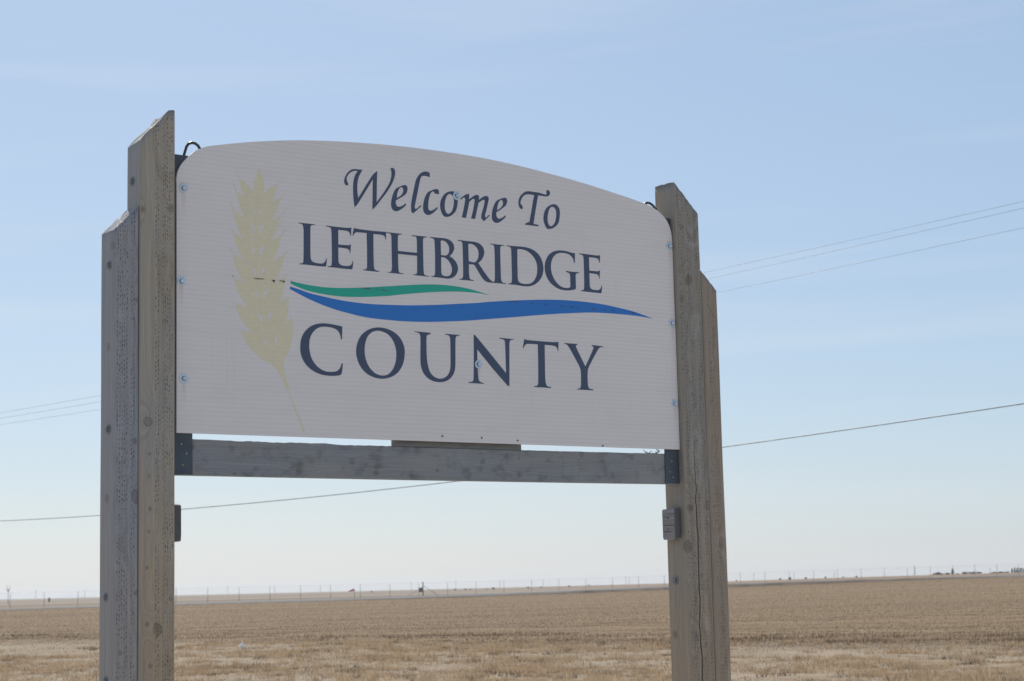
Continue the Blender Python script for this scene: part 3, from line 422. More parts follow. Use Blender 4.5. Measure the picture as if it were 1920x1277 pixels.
KERNELS=[
[3306,32501,0,3220,32310,1,3106,32076,1,3060,31810,1,3069,31531,1,3279,31273,0,3483,31575,1,3513,31900,1,3488,32139,1,3422,32333,1],
[2428,32030,0,2616,31961,1,2815,31823,1,2970,31640,1,3303,31436,0,3299,30874,0,3154,30864,0,2987,30942,1,2788,31121,1,2613,31382,1,2493,31688,1],
[4091,31944,0,4049,31737,1,3956,31505,1,3841,31272,1,3659,31052,1,3456,30941,1,3254,30866,0,3213,31386,0,3528,31580,1,3687,31738,1,3891,31892,1],
[2304,31498,0,2458,31435,1,2634,31325,1,2855,31108,1,2992,30943,1,3086,30753,1,3141,30579,0,3252,30550,0,3249,30190,0,3116,30177,0,2916,30317,1,2740,30479,1,2575,30661,1,2444,30926,1,2358,31216,1],
[4205,31411,0,4146,31162,1,4041,30890,1,3904,30655,1,3768,30521,1,3564,30381,1,3249,30180,0,3207,30545,0,3275,30572,0,3320,30717,1,3456,30941,1,3637,31090,1,3819,31259,1,4023,31361,1],
[2168,30750,0,2333,30699,1,2531,30590,1,2729,30451,1,2872,30305,1,2993,30118,1,3091,29859,0,3202,29819,0,3199,29341,0,3099,29336,0,2845,29498,1,2625,29666,1,2417,29924,1,2297,30229,1,2211,30439,1],
[4249,30742,0,4197,30515,1,4104,30245,1,3966,29971,1,3806,29736,1,3603,29557,1,3277,29348,0,3199,29341,0,3202,29819,0,3287,29843,0,3428,30160,1,3587,30375,1,3790,30505,1,4017,30638,1],
[2153,29869,0,2339,29798,1,2515,29715,1,2690,29593,1,2823,29506,1,2954,29339,1,3108,29075,0,3219,29065,0,3238,28495,0,3149,28493,0,2884,28659,1,2620,28854,1,2467,29058,1,2315,29341,1,2206,29608,1],
[4242,29936,0,4201,29672,1,4108,29382,1,3958,29049,1,3799,28856,1,3618,28681,1,3349,28510,0,3237,28491,0,3241,28967,0,3312,28993,0,3467,29325,1,3603,29557,1,3829,29738,1,4033,29847,1],
[2127,29048,0,2313,28986,1,2532,28867,1,2686,28781,1,2839,28656,1,2993,28470,1,3158,28187,0,3280,28177,0,3320,27578,0,3242,27573,0,3054,27677,1,2834,27798,1,2615,27966,1,2440,28189,1,2288,28471,1,2180,28758,1],
[4366,29165,0,4318,28880,1,4225,28552,1,4064,28239,1,3927,28022,1,3746,27829,1,3476,27649,1,3275,27575,0,3280,28197,0,3403,28226,0,3527,28495,1,3686,28727,1,3912,28925,1,4139,29055,1],
[2198,28073,0,2439,28004,1,2702,27887,1,2944,27728,1,3120,27544,1,3274,27308,0,3407,27298,0,3514,26683,0,3391,26675,0,3049,26829,1,2763,27005,1,2545,27265,1,2371,27547,1,2263,27813,1],
[4426,28321,0,4401,28059,1,4330,27714,1,4192,27345,1,4055,27156,1,3873,26945,1,3648,26761,1,3491,26691,0,3429,27300,0,3536,27317,0,3632,27602,1,3768,27830,1,3972,28055,1,4177,28201,1],
[2237,27086,0,2499,27056,1,2763,26976,1,3004,26845,1,3202,26662,1,3445,26402,0,3578,26391,0,3721,25750,0,3587,25746,0,3255,25844,1,2890,26073,1,2649,26291,1,2453,26553,1,2312,26837,1],
[4578,27563,0,4575,27233,1,4526,26871,1,4433,26526,1,4386,26405,1,4149,26067,1,3922,25835,0,3721,25794,0,3601,26392,0,3730,26421,0,3804,26722,1,3918,26968,1,4123,27221,1,4373,27428,1],
[2464,26040,0,2748,26019,1,3034,25958,1,3277,25836,1,3475,25680,1,3685,25496,0,3897,25469,0,3936,24801,0,3758,24851,1,3492,24955,1,3227,25097,1,2942,25336,1,2724,25577,1,2572,25803,1],
[4729,26716,0,4774,26454,1,4759,26074,1,4687,25712,1,4548,25367,1,4353,25040,1,4318,24821,0,3891,24799,0,3853,25506,0,4021,25535,0,4079,25835,1,4171,26098,1,4377,26398,1,4582,26601,1],
[3850,25190,0,4353,25040,1,4336,24822,1,4360,24586,1,4502,24086,1,4619,23662,1,4818,23237,1,5040,22791,1,5273,22247,0,5215,22186,0,5159,22263,0,4994,22711,1,4773,23215,1,4574,23680,1,4356,24125,1,4179,24419,1,3980,24665,1,3758,24855,1,3581,25018,0],
[3180,31463,0,3270,31472,0,3245,30162,0,3283,29309,0,3353,28460,0,3476,27590,0,3652,26732,0,3918,25805,0,4013,25475,0,3696,25457,0,3620,25748,0,3402,26675,0,3249,27573,0,3155,28464,0,3114,29334,0,3120,30150,0],
]
AWNS=[
[3319,32478,0,3314,32703,0,3301,32701,0,3292,32475,0],
[2460,31995,0,2271,32374,0,2259,32368,0,2436,31983,0],
[2339,31462,0,2125,31859,0,2113,31853,0,2314,31449,0],
[2201,30712,0,2001,31111,0,1989,31105,0,2177,30700,0],
[4069,31901,0,4365,32244,0,4355,32250,0,4049,31914,0],
[4183,31368,0,4474,31709,0,4464,31715,0,4163,31381,0],
[4225,30701,0,4537,31057,0,4526,31064,0,4205,30715,0],
[2180,29851,0,2035,30078,0,2023,30072,0,2156,29838,0],
[2158,29028,0,1970,29284,0,1959,29276,0,2135,29013,0],
[4218,29890,0,4529,30262,0,4519,30268,0,4197,29904,0],
[4348,29126,0,4606,29423,0,4595,29430,0,4328,29140,0],
[2224,28062,0,2085,28234,0,2074,28227,0,2202,28047,0],
[4414,28288,0,4620,28533,0,4609,28540,0,4393,28302,0],
]
TEARS=[
[2991,28162,0,3169,28164,0,3369,28172,0,3525,28163,0,3391,28144,0,3191,28132,0,3102,28139,0],
[3805,28151,0,3962,28164,0,3978,28141,0,3927,28048,0,3883,28108,0],
[4142,28172,0,4289,28154,0,4402,28175,0,4397,28084,0,4311,28122,0,4221,28134,0],
[2090,28176,0,2123,28175,0,2116,28139,0],
[4688,28182,0,4763,28153,0,4713,28140,0],
[7949,28159,0,8162,28178,0,8455,28150,0,8428,28130,0,8188,28143,0],
[8616,28149,0,8804,28145,0,8723,28129,0],
[8912,28157,0,8993,28159,0,9155,28121,0,9304,28141,0,9263,28120,0,9073,28119,0],
[15445,28160,0,15899,28165,0,15852,28143,0,15534,28135,0],
[16646,28159,0,16742,28139,0,16732,28119,0,16664,28129,0],
[17377,28159,0,17499,28140,0,17486,28120,0,17400,28129,0],
[18264,28158,0,18373,28139,0,18361,28118,0,18285,28128,0],
[18762,28158,0,19037,28150,0,19009,28128,0,18816,28130,0],
[19163,28158,0,19288,28139,0,19275,28118,0,19187,28128,0],
[20048,28158,0,20277,28146,0,20254,28124,0,20093,28129,0],
[20688,28157,0,20816,28138,0,20802,28117,0,20712,28127,0],
[21178,28157,0,21291,28137,0,21278,28116,0,21199,28126,0],
[22272,28156,0,22588,28150,0,22556,28127,0,22334,28128,0],
]

OX, OY = -1.24110759, 7.08
sign = empty('welcome_sign', (OX, OY, 0), math.pi / 2 - PSI)     # local x along the face, local -y towards the viewer
tag(sign, 'white arched welcome sign lettered LETHBRIDGE COUNTY between two stepped timber posts', 'sign')

M_STEEL = mottled('dark_steel', (0.058, 0.070, 0.086), (0.088, 0.103, 0.122), 14, 0.5, 0.15)
M_ZINC = mottled('zinc_plated', (0.50, 0.58, 0.66), (0.66, 0.74, 0.82), 60, 0.45, 0.55)
M_DULL = mottled('dull_galvanised', (0.13, 0.135, 0.135), (0.26, 0.265, 0.265), 90, 0.65, 0.05)
M_BRASS = mottled('yellow_screw', (0.38, 0.28, 0.15), (0.50, 0.38, 0.22), 60, 0.45, 0.6)
M_RUST = mottled('rusty_nail', (0.07, 0.045, 0.035), (0.12, 0.08, 0.06), 60, 0.8, 0.2)
M_ROD = mottled('black_rod', (0.035, 0.035, 0.04), (0.07, 0.07, 0.075), 40, 0.4, 0.5)

LT = (-0.197, -0.050); LS = (-0.300, -0.1985); RT = (2.500, 2.648); RS = (2.6495, 2.748)
EL, ER, TL, TR = 0.030, 0.022, 0.112, 0.137
def kn(a0, a1, ef, t, lst, side=()):
    cx = (a0 + a1) / 2; o = [(a - cx, -t / 2, z, r) for a, z, r in lst]
    o += [(-(a1 - a0) / 2, t / 2 - (t - (ef - e)), z, r) if False else (-(a1 - a0) / 2, -(e - (ef - t / 2)), z, r) for e, z, r in side]
    return o
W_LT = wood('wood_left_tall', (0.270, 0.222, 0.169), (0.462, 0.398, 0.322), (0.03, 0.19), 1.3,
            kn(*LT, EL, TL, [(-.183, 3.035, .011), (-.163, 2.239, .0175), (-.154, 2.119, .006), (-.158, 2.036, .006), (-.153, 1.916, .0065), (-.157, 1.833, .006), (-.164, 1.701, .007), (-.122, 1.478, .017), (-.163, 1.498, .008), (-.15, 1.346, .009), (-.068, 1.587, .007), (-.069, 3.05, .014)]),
            incise=0.95, bands=((0.000, 0.012, 0), (0.022, 0.062, 0), (-.012, -.003, 0)), blue=0.30, side_skylight=0.5, warm=1.0)
W_LS = wood('wood_left_short', (0.226, 0.212, 0.211), (0.383, 0.364, 0.366), (-0.02, 0.16), 5.2,
            kn(*LS, EL, TL, [(-.204, 2.69, .012), (-.214, 2.164, .010), (-.209, 1.958, .017), (-.207, 1.613, .009), (-.27, 1.399, .008)], [(-.015, 2.514, .016), (.018, 2.89, .012), (-.02, 1.955, .018)]),
            incise=0.92, bands=((-.038, 0.010, 0), (0.02, 0.04, 0)), blue=0.26, warm=0.45)
W_RT = wood('wood_right_tall', (0.224, 0.189, 0.150), (0.369, 0.321, 0.265), (0.01, 0.17), 9.7,
            kn(*RT, ER, TR, [(2.534, 3.232, .012), (2.569, 2.985, .022), (2.521, 2.892, .014), (2.568, 2.454, .009), (2.528, 1.937, .02), (2.637, 1.948, .018), (2.506, 1.762, .026), (2.536, 1.359, .02), (2.596, 1.324, .008), (2.585, 1.634, .008)], [(-.074, 1.37, .018)]),
            incise=0.95, bands=((-.062, -.020, 0), (-.010, 0.022, 0), (0.034, 0.066, 0)), crack=(-0.008, 2.36, 0.0042, 0), blue=0.22, warm=0.75)
W_RS = wood('wood_right_short', (0.248, 0.189, 0.140), (0.402, 0.319, 0.243), (0.0, 0.14), 14.1,
            kn(*RS, ER, TR, [(2.695, 2.608, .008), (2.675, 2.109, .006), (2.673, 1.943, .006), (2.711, 1.773, .008)]), incise=0.85, bands=((-.02, 0.03, 0),), blue=0.12, warm=0.6)
YB = 0.0172
W_BEAM = wood('wood_beam', (0.195, 0.190, 0.187), (0.325, 0.313, 0.303), (1.95, 0.10), 21.0,
              [(2.069, YB, .51, .015), (2.055, YB, .225, .008), (2.113, YB, .754, .012), (2.068, YB, .867, .012), (2.153, YB, .044, .011), (2.093, YB, 1.385, .012), (2.125, YB, 1.40, .012), (2.168, YB, 1.935, .012), (2.163, YB, 2.226, .01), (2.142, YB, 1.592, .006), (2.07, YB, 1.592, .008), (2.082, YB, 1.168, .007)],
              axis='x', blue=0.55, stain=0.8)
W_BLOCK = wood('wood_block', (0.190, 0.172, 0.159), (0.330, 0.302, 0.280), (0.05, 0.12), 31.0, axis='y', blue=0.55, endgrain_shade=0.8)
W_BACK = mottled('back_board', (0.14, 0.135, 0.125), (0.21, 0.20, 0.18), 9, 0.85, 0, (1, 1, 6))

def timber(name, ar, ef, t, ztop, mat, seed, zb=-0.25, rad_=0.008, jag=0.0013):
    a0, a1 = ar; w = a1 - a0; hw, ht = w / 2, t / 2; rr = random.Random(seed)
    per = []
    def side(p, q, k):
        for i in range(k): per.append((p[0] + (q[0] - p[0]) * i / k, p[1] + (q[1] - p[1]) * i / k))
    cs = [(-hw, -ht), (hw, -ht), (hw, ht), (-hw, ht)]
    for i in range(4):
        p, q = cs[i], cs[(i + 1) % 4]; L = math.hypot(q[0] - p[0], q[1] - p[1]); ux, uy = (q[0] - p[0]) / L, (q[1] - p[1]) / L
        side((p[0] + ux * rad_, p[1] + uy * rad_), (q[0] - ux * rad_, q[1] - uy * rad_), 12)
        o = (q[0] - ux * rad_ - uy * rad_, q[1] - uy * rad_ + ux * rad_)
        a_s = math.atan2(-ux, uy)
        for j in range(4):
            an = a_s + j * math.pi / 2 / 4
            per.append((o[0] + rad_ * math.cos(an), o[1] + rad_ * math.sin(an)))
    NP = len(per); NZ = 64; vs, fs = [], []
    tops = [ztop(px_ + (a0 + a1) / 2, py_) + rr.uniform(-jag, jag) - (abs(rr.gauss(0, jag * 1.6)) if rr.random() < .25 else 0) for px_, py_ in per]
    for i in range(NZ + 1):
        v = i / NZ; v = v ** 0.8
        for k, (px_, py_) in enumerate(per):
            z = zb + (tops[k] - zb) * v
            sx_ = 0.0011 * math.sin(z * 2.3 + seed) + 0.0006 * math.sin(z * 7.1 + seed * 2)
            kx = 1 + 0.006 * math.sin(z * 3.7 + k * .35 + seed) * 0.6
            vs.append((px_ * kx + sx_, py_ + 0.0007 * math.sin(z * 5 + seed), z))
    for i in range(NZ):
        for k in range(NP):
            fs.append((i * NP + k, i * NP + (k + 1) % NP, (i + 1) * NP + (k + 1) % NP, (i + 1) * NP + k))
    cz = sum(tops) / NP; vs.append((0, 0, ztop((a0 + a1) / 2, 0))); c = len(vs) - 1; nb = len(fs)
    for k in range(NP): fs.append((NZ * NP + k, NZ * NP + (k + 1) % NP, c))
    o = mesh_obj(name, vs, fs, mat, sign, True, ((a0 + a1) / 2, -(ef - t / 2), 0))
    for p in o.data.polygons[nb:]: p.use_smooth = False
    return o
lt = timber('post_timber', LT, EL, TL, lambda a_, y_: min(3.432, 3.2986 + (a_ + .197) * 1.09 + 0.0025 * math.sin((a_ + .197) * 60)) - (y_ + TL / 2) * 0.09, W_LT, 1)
ls = timber('post_timber', LS, EL - .002, TL, lambda a_, y_: 2.948 + (a_ + .298) * 1.0, W_LS, 2)
rt = timber('post_timber', RT, ER, TR, lambda a_, y_: 3.445 - (a_ - 2.496) * 0.965, W_RT, 3)
rs = timber('post_timber', RS, ER - .002, TR, lambda a_, y_: 3.038 - (a_ - 2.6495) * 0.92, W_RS, 4)
for o, l in ((lt, 'tall inner timber of the left post with a chipped slanted top'), (ls, 'short grey outer timber of the left post'), (rt, 'tall inner timber of the right post with a long crack'), (rs, 'short brown outer timber of the right post')): o['label'] = l

def fastener(name, parent, pos, axis, rw=0.018, hex_r=0.0085, hex_h=0.009, tilt=0.0, mat=None):
    """washer and hex bolt head along an outward axis; pos in the parent's local space"""
    ax = Vector(axis).normalized(); a = ax.cross(Vector((0, 0, 1)))
    if a.length < .1: a = Vector((1, 0, 0))
    a.normalize(); b = ax.cross(a); P0 = Vector(pos); vs, fs = [], []
    prof = [(rw * 1.0, 0.0005), (rw, 0.0022), (rw * .93, 0.0029), (hex_r * 1.2, 0.0029)]
    N = 24
    for r, h in prof:
        for k in range(N):
            w = 2 * math.pi * k / N; vs.append(P0 + ax * h + (a * math.cos(w) + b * math.sin(w)) * r)
    for i in range(len(prof) - 1):
        for k in range(N): fs.append((i * N + k, i * N + (k + 1) % N, (i + 1) * N + (k + 1) % N, (i + 1) * N + k))
    s0 = len(vs)
    for r, h in ((hex_r, .0025), (hex_r, hex_h * .85), (hex_r * .82, hex_h)):
        for k in range(6):
            w = 2 * math.pi * k / 6 + tilt; vs.append(P0 + ax * h + (a * math.cos(w) + b * math.sin(w)) * r)
    for i in range(2):
        for k in range(6): fs.append((s0 + i * 6 + k, s0 + i * 6 + (k + 1) % 6, s0 + (i + 1) * 6 + (k + 1) % 6, s0 + (i + 1) * 6 + k))
    fs.append(tuple(s0 + 12 + k for k in range(6)))
    return mesh_obj(name, vs, fs, mat or M_ZINC, parent)

# sheets of the sign face
SEAM = 2.8158
pn = NT('white_fluted_sheet'); px3, py3, pz3 = pn.sep(pn.coord())
warp = pn.noise(pn.comb(pn.M('MULTIPLY', px3, 1.3), 0.0, pn.M('MULTIPLY', pz3, 9.0)), 1.0, 3, 0.55)
wv = pn.M('SINE', pn.M('ADD', pn.M('MULTIPLY', pz3, 2 * math.pi / 0.0178), pn.M('MULTIPLY', warp, 2.5)))
amp = pn.noise(pn.comb(pn.M('MULTIPLY', px3, 1.1), 0.0, pn.M('MULTIPLY', pz3, 2.5)), 1.0, 3, 0.6)
dirt = pn.noise(pn.comb(pn.M('MULTIPLY', px3, 3.0), 0.0, pn.M('MULTIPLY', pz3, 14.0)), 1.0, 5, 0.62)
cloud = pn.noise(pn.comb(pn.M('MULTIPLY', px3, 1.6), 0.0, pn.M('MULTIPLY', pz3, 1.6)), 1.0, 4, 0.6)
runs = pn.noise(pn.comb(pn.M('MULTIPLY', px3, 45.0), 0.0, pn.M('MULTIPLY', pz3, 2.2)), 1.0, 4, 0.6)
spk = pn.noise(pn.coord(), 48.0, 2, 0.5)
pc = pn.mix(pn.mr(pn.M('MULTIPLY', wv, pn.mr(amp, 0.3, 0.65, 0.35, 1.0)), -1, 1), (0.745, 0.670, 0.632), (0.812, 0.732, 0.692))
pc = pn.mix(pn.mr(cloud, 0.35, 0.7, 0, 0.5), pc, (0.735, 0.662, 0.622))
pc = pn.mix(pn.mr(dirt, 0.48, 0.75, 0, 0.30), pc, (0.65, 0.58, 0.535))
pc = pn.mix(pn.mr(runs, 0.60, 0.80, 0, 0.22), pc, (0.50, 0.45, 0.42))
pc = pn.mix(pn.mr(spk, 0.765, 0.79, 0, 0.6), pc, (0.22, 0.19, 0.17))
for bx_, bz_ in ((0.0, 3.140), (-.009, 2.780), (0.0008, 2.409), (2.4775, 3.139), (2.477, 2.781), (2.476, 2.410), (1.280, 3.248), (1.3757, 2.534)):      # grime run below each bolt
    dxb = pn.M('ABSOLUTE', pn.M('ADD', pn.M('SUBTRACT', px3, bx_), pn.M('MULTIPLY', pn.M('SUBTRACT', runs, .5), .012))); dzb = pn.M('SUBTRACT', bz_ - .012, pz3)
    mk = pn.M('MULTIPLY', pn.mr(dxb, 0.002, 0.012, 1, 0), pn.M('MULTIPLY', pn.mr(dzb, 0.0, 0.10, 1, 0), pn.M('GREATER_THAN', dzb, 0.0)))
    pc = pn.mix(pn.M('MULTIPLY', mk, 0.30), pc, (0.40, 0.33, 0.27))
pn.bump(pn.M('ADD', pn.M('MULTIPLY', wv, 0.06), warp), 0.35, 0.006)
M_PANEL = pn.fin(pc, 0.55, 0, 0.3)
def vinyl(name, c, wear=0.1):
    t = NT(name); n_ = t.noise(t.coord(), 35.0, 4, 0.6); x_, y_, z_ = t.sep(t.coord())
    w_ = t.M('SINE', t.M('MULTIPLY', z_, 2 * math.pi / 0.0178))
    cc = t.mix(t.mr(n_, 0.3, 0.7, 0, 1), tuple(v * (1 - wear) for v in c), c)
    cc = t.mix(t.mr(w_, -1, 1, 0, .06), cc, tuple(v * .6 for v in c))
    return t.fin(cc, 0.5, 0, 0.35)
M_NAVY = vinyl('navy_vinyl', (0.074, 0.093, 0.150)); M_GREEN = vinyl('green_vinyl', (0.030, 0.41, 0.29), .05); M_BLUE = vinyl('blue_vinyl', (0.033, 0.188, 0.545), .05)
M_WHEAT = vinyl('straw_vinyl', (0.785, 0.680, 0.465), .06); M_TEAR = mottled('torn_edge', (0.05, 0.042, 0.035), (0.16, 0.13, 0.10), 90, 0.9)

OUT = [(-0.0285, 3.150), (-0.0285, 3.181), (-0.022, 3.206), (-0.009, 3.231), (0.014, 3.258), (0.041, 3.284), (0.071, 3.303), (0.105, 3.317), (0.133, 3.324), (0.264, 3.352), (0.377, 3.372), (0.498, 3.390), (0.660, 3.407), (0.839, 3.420), (0.984, 3.427), (1.131, 3.4305), (1.296, 3.4305), (1.464, 3.426), (1.637, 3.415), (1.814, 3.398), (1.965, 3.381), (2.087, 3.364), (2.244, 3.340), (2.355, 3.319), (2.403, 3.303), (2.438, 3.283), (2.466, 3.258), (2.484, 3.229), (2.4935, 3.195), (2.4965, 3.150)]
def flatten(enc):
    pts = [(enc[i] * 1e-4, enc[i + 1] * 1e-4, enc[i + 2]) for i in range(0, len(enc), 3)]; n = len(pts); out = []
    for i in range(n):
        A, B = pts[i], pts[(i + 1) % n]; out.append((A[0], A[1]))
        if not (A[2] or B[2]): continue
        L = math.hypot(B[0] - A[0], B[1] - A[1])
        if L < 1e-6: continue
        def tang(j):
            p, q, r = pts[j - 1], pts[j % n], pts[(j + 1) % n]
            if not q[2]: return ((B[0] - A[0]), (B[1] - A[1]))
            dx, dy = r[0] - p[0], r[1] - p[1]; l = math.hypot(dx, dy) or 1; return dx / l * L, dy / l * L
        ta, tb = tang(i), tang(i + 1)
        k = max(2, min(8, int(L / 0.006)))
        for s in range(1, k):
            u = s / k; h00 = 2 * u ** 3 - 3 * u * u + 1; h10 = u ** 3 - 2 * u * u + u; h01 = -2 * u ** 3 + 3 * u * u; h11 = u ** 3 - u * u
            out.append((h00 * A[0] + h10 * ta[0] + h01 * B[0] + h11 * tb[0], h00 * A[1] + h10 * ta[1] + h01 * B[1] + h11 * tb[1]))
    cl_ = []
    for p in out:
        if not cl_ or math.hypot(p[0] - cl_[-1][0], p[1] - cl_[-1][1]) > 1e-5: cl_.append(p)
    if math.hypot(cl_[0][0] - cl_[-1][0], cl_[0][1] - cl_[-1][1]) < 1e-5: cl_.pop()
    return cl_
def plate(name, loops, e0, e1, mat, parent):
    """flat cut shape in the plane of the face, from e0 (back) to e1 (front, towards the viewer)"""
    tri = tessellate_polygon([[Vector((p[0], p[1], 0)) for p in l] for l in loops])
    allp = [p for l in loops for p in l]; n = len(allp)
    vs = [(p[0], -e1, p[1]) for p in allp] + [(p[0], -e0, p[1]) for p in allp]; fs = []
    for t in tri:
        a_, b_, c_ = (allp[i] for i in t)
        ar = (b_[0] - a_[0]) * (c_[1] - a_[1]) - (c_[0] - a_[0]) * (b_[1] - a_[1])
        if abs(ar) < 1e-12: continue
        fs.append(tuple(t) if ar > 0 else (t[0], t[2], t[1]))
        fs.append(tuple(i + n for i in ((t[0], t[2], t[1]) if ar > 0 else t)))
    k = 0
    for li, l in enumerate(loops):
        m = len(l); s2 = sum(l[i][0] * l[(i + 1) % m][1] - l[(i + 1) % m][0] * l[i][1] for i in range(m)); fl_ = (s2 > 0) == (li == 0)
        for i in range(m):
            p, q = k + i, k + (i + 1) % m
            fs.append((q, p, p + n, q + n) if fl_ else (p, q, q + n, p + n))
        k += m
    return mesh_obj(name, vs, fs, mat, parent)
def smooth_top(pts):
    enc = [v for p in pts for v in (p[0] * 1e4, p[1] * 1e4, 1)]; enc[2] = 0; enc[-1] = 0; return enc
top_enc = smooth_top(OUT)
up_loop = flatten([2.4965e4, SEAM * 1e4 + 1.3, 0, -0.0285e4, SEAM * 1e4 + 1.3, 0] + top_enc)
lo_loop = [(-0.0295, 2.2030), (2.4985, 2.2020), (2.4968, SEAM - .00013), (-0.0285, SEAM - .00013)]
upper = plate('sign_panel', [up_loop], -0.010, 0.0, M_PANEL, sign); upper['label'] = 'upper arched sheet of the white sign face'
lower = plate('sign_panel', [lo_loop], -0.010, 0.0, M_PANEL, sign); lower['label'] = 'lower rectangular sheet of the white sign face'
words = ['Welcome'] * 7 + ['To'] * 2 + ['LETHBRIDGE'] * 10 + ['COUNTY'] * 6
for i, (ch, *loops) in enumerate(LETTERS):
    o = plate('letter', [flatten(l) for l in loops], 0.0, 0.0007, M_NAVY, lower if i >= 19 else upper)
    o['label'] = 'dark blue letter %s of the word %s' % (ch, words[i])
tag(plate('green_stripe', [flatten(GREEN)], 0.0, 0.0008, M_GREEN, upper), 'green wave stripe under the county name')
tag(plate('blue_stripe', [flatten(BLUE)], 0.0, 0.0007, M_BLUE, lower), 'blue wave stripe tapering to the right')
def multi(name, loops_list, mat, parent, e_start, de):
    mb = MB()
    for i, l in enumerate(loops_list):
        tmp = plate('tmp', [flatten(l)], 0.0, e_start + de * i, mat, None)
        mb.add([v.co[:] for v in tmp.data.vertices], [tuple(p.vertices) for p in tmp.data.polygons])
        me = tmp.data; bpy.data.objects.remove(tmp); bpy.data.meshes.remove(me)
    return mb.build(name, mat, parent)
multi('wheat_emblem', KERNELS + AWNS, M_WHEAT, upper, 0.0003, 0.00003)['label'] = 'pale straw coloured wheat ear printed on the left'
for l in TEARS: plate('torn_vinyl', [flatten(l)], 0.0, 0.0019, M_TEAR, upper)
for i, (a_, z_) in enumerate([(0.0, 3.140), (-.009, 2.780), (0.0008, 2.409), (2.4775, 3.139), (2.477, 2.781), (2.476, 2.410), (1.280, 3.248), (1.3757, 2.534)]):
    fastener('bolt', lower if z_ < SEAM else upper, (a_, 0.0, z_), (random.uniform(-.05, .05), -1, random.uniform(-.08, .02)), 0.0185, 0.0085, 0.011, random.uniform(0, 1))
for a_, z_ in [(1.183, 2.225), (1.384, 2.224), (1.573, 2.218), (2.043, 2.207)]:
    MB().tube([(a_, 0.002, z_), (a_, -0.003, z_)], 0.0035, 8).build('nail', M_RUST, lower)

# steel angles that carry the face and the beam
def angle_iron(name, a0, a1, post_a):
    mb = MB(); mb.box(a0, a1, 0.0115, 0.0165, 2.048, 3.272)
    x0, x1 = (post_a, post_a + .006) if post_a < 1 else (post_a - .006, post_a)
    mb.box(x0, x1, 0.0166, 0.075, 2.048, 3.272)
    return mb.build(name, M_STEEL, sign)
bl = angle_iron('steel_angle', -0.0495, 0.0425, -0.0495); br = angle_iron('steel_angle', 2.418, 2.4995, 2.4995)
for par, lst in ((bl, [(-.0045, 2.162), (.0165, 2.127), (.001, 2.083)]), (br, [(2.441, 2.100), (2.459, 2.076), (2.455, 2.148)])):
    for a_, z_ in lst: MB().tube([(a_, 0.012, z_), (a_, 0.0085, z_)], [0.0042, 0.0034], 8).build('screw', M_BRASS, par)
# lower cross beam with a nibbled top edge
vs, fs = [], []; NB = 150; rr = random.Random(5); jl = 0.0
for i in range(NB + 1):
    a_ = -0.043 + (2.4935 + 0.043) * i / NB
    jl = 0.6 * jl + rr.uniform(-1, 1) * (.0016 if .2 < a_ < 1.0 else .0006)
    sag = -0.004 * math.sin(math.pi * i / NB)
    zb, zt = 2.046 + sag * .5, 2.183 + sag + jl
    ch = 0.004
    for y_, z_ in ((0.0172, zb + ch), (0.0172 + ch, zb), (0.055 - ch, zb), (0.055, zb + ch), (0.055, zt - ch), (0.055 - ch, zt), (0.0172 + ch, zt), (0.0172, zt - ch - abs(jl) * .8)): vs.append((a_, y_, z_))
for i in range(NB):
    for k in range(8): fs.append((i * 8 + k, (i + 1) * 8 + k, (i + 1) * 8 + (k + 1) % 8, i * 8 + (k + 1) % 8))
fs.append(tuple(range(8))); fs.append(tuple(NB * 8 + k for k in reversed(range(8))))
beam = mesh_obj('cross_beam', vs, fs, W_BEAM, sign); beam['label'] = 'grey weathered plank under the sign face'
bb = MB().box(0.955, 1.606, 0.0185, 0.0365, 2.1795, 3.33).build('backing_board', W_BACK, sign)
# off-cut blocks nailed to the inner faces of the posts
def block(x0, x1, face):
    rr = random.Random(int(x0 * 100)); vs, fs = [], []
    sec = []
    y0, y1, z0, z1 = 0.012, 0.094, 1.797, 1.938
    ys = [y0, y0 + .004, y0 + .02, (y0 + y1) / 2, y1 - .02, y1 - .004, y1]
    loop = [(y0 + .012, z0), (y1 - .006, z0 + .002), (y1, z0 + .008), (y1 + .001, (z0 + z1) / 2), (y1, z1 - .012), (y1 - .006, z1 - .004), (y1 - .03, z1 - .001), (y0 + .02, z1), (y0 + .003, z1 - .002), (y0, z1 - .015), (y0, z0 + .02), (y0 + .004, z0 + .006)]
    m = len(loop); cy, cz = (y0 + y1) / 2, (z0 + z1) / 2
    for x_, k_ in ((x0, .985 if face < 0 else 1.0), (x0 + .003, 1.0), (x1 - .003, 1.0), (x1, 1.0 if face < 0 else .985)):
        for y_, z_ in loop: vs.append((x_, cy + (y_ - cy) * k_ + rr.uniform(-.002, .002), cz + (z_ - cz) * k_ + rr.uniform(-.004, .004)))
    for i in range(3):
        for k in range(m): fs.append((i * m + k, i * m + (k + 1) % m, (i + 1) * m + (k + 1) % m, (i + 1) * m + k))
    fs.append(tuple(reversed(range(m)))); fs.append(tuple(3 * m + k for k in range(m)))
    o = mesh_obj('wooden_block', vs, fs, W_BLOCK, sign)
    xf = x0 if face < 0 else x1
    for y_, z_ in ((.055, 1.893), (.056, 1.843)):
        MB().tube([(xf + .002 * -face, y_, z_), (xf + .0015 * face, y_, z_)], 0.003, 8).build('nail', M_RUST, o)
    # splits across the grain
    for z_, l0, l1 in ((1.861, 0.0, 1.0), (1.833, .0, .7), (1.898, 0.0, .62), (1.912, .3, 1.0)):
        ya, yb = y1 - (y1 - y0) * l0, y1 - (y1 - y0) * l1
        MB().box(xf - .0006, xf + .0006, min(ya, yb), max(ya, yb) - .004, z_ - .0012, z_ + .0012).build('split', M_RUST, o)
    return o
block(2.461, 2.4985, -1)['label'] = 'split grey wood block on the inner face of the right post'
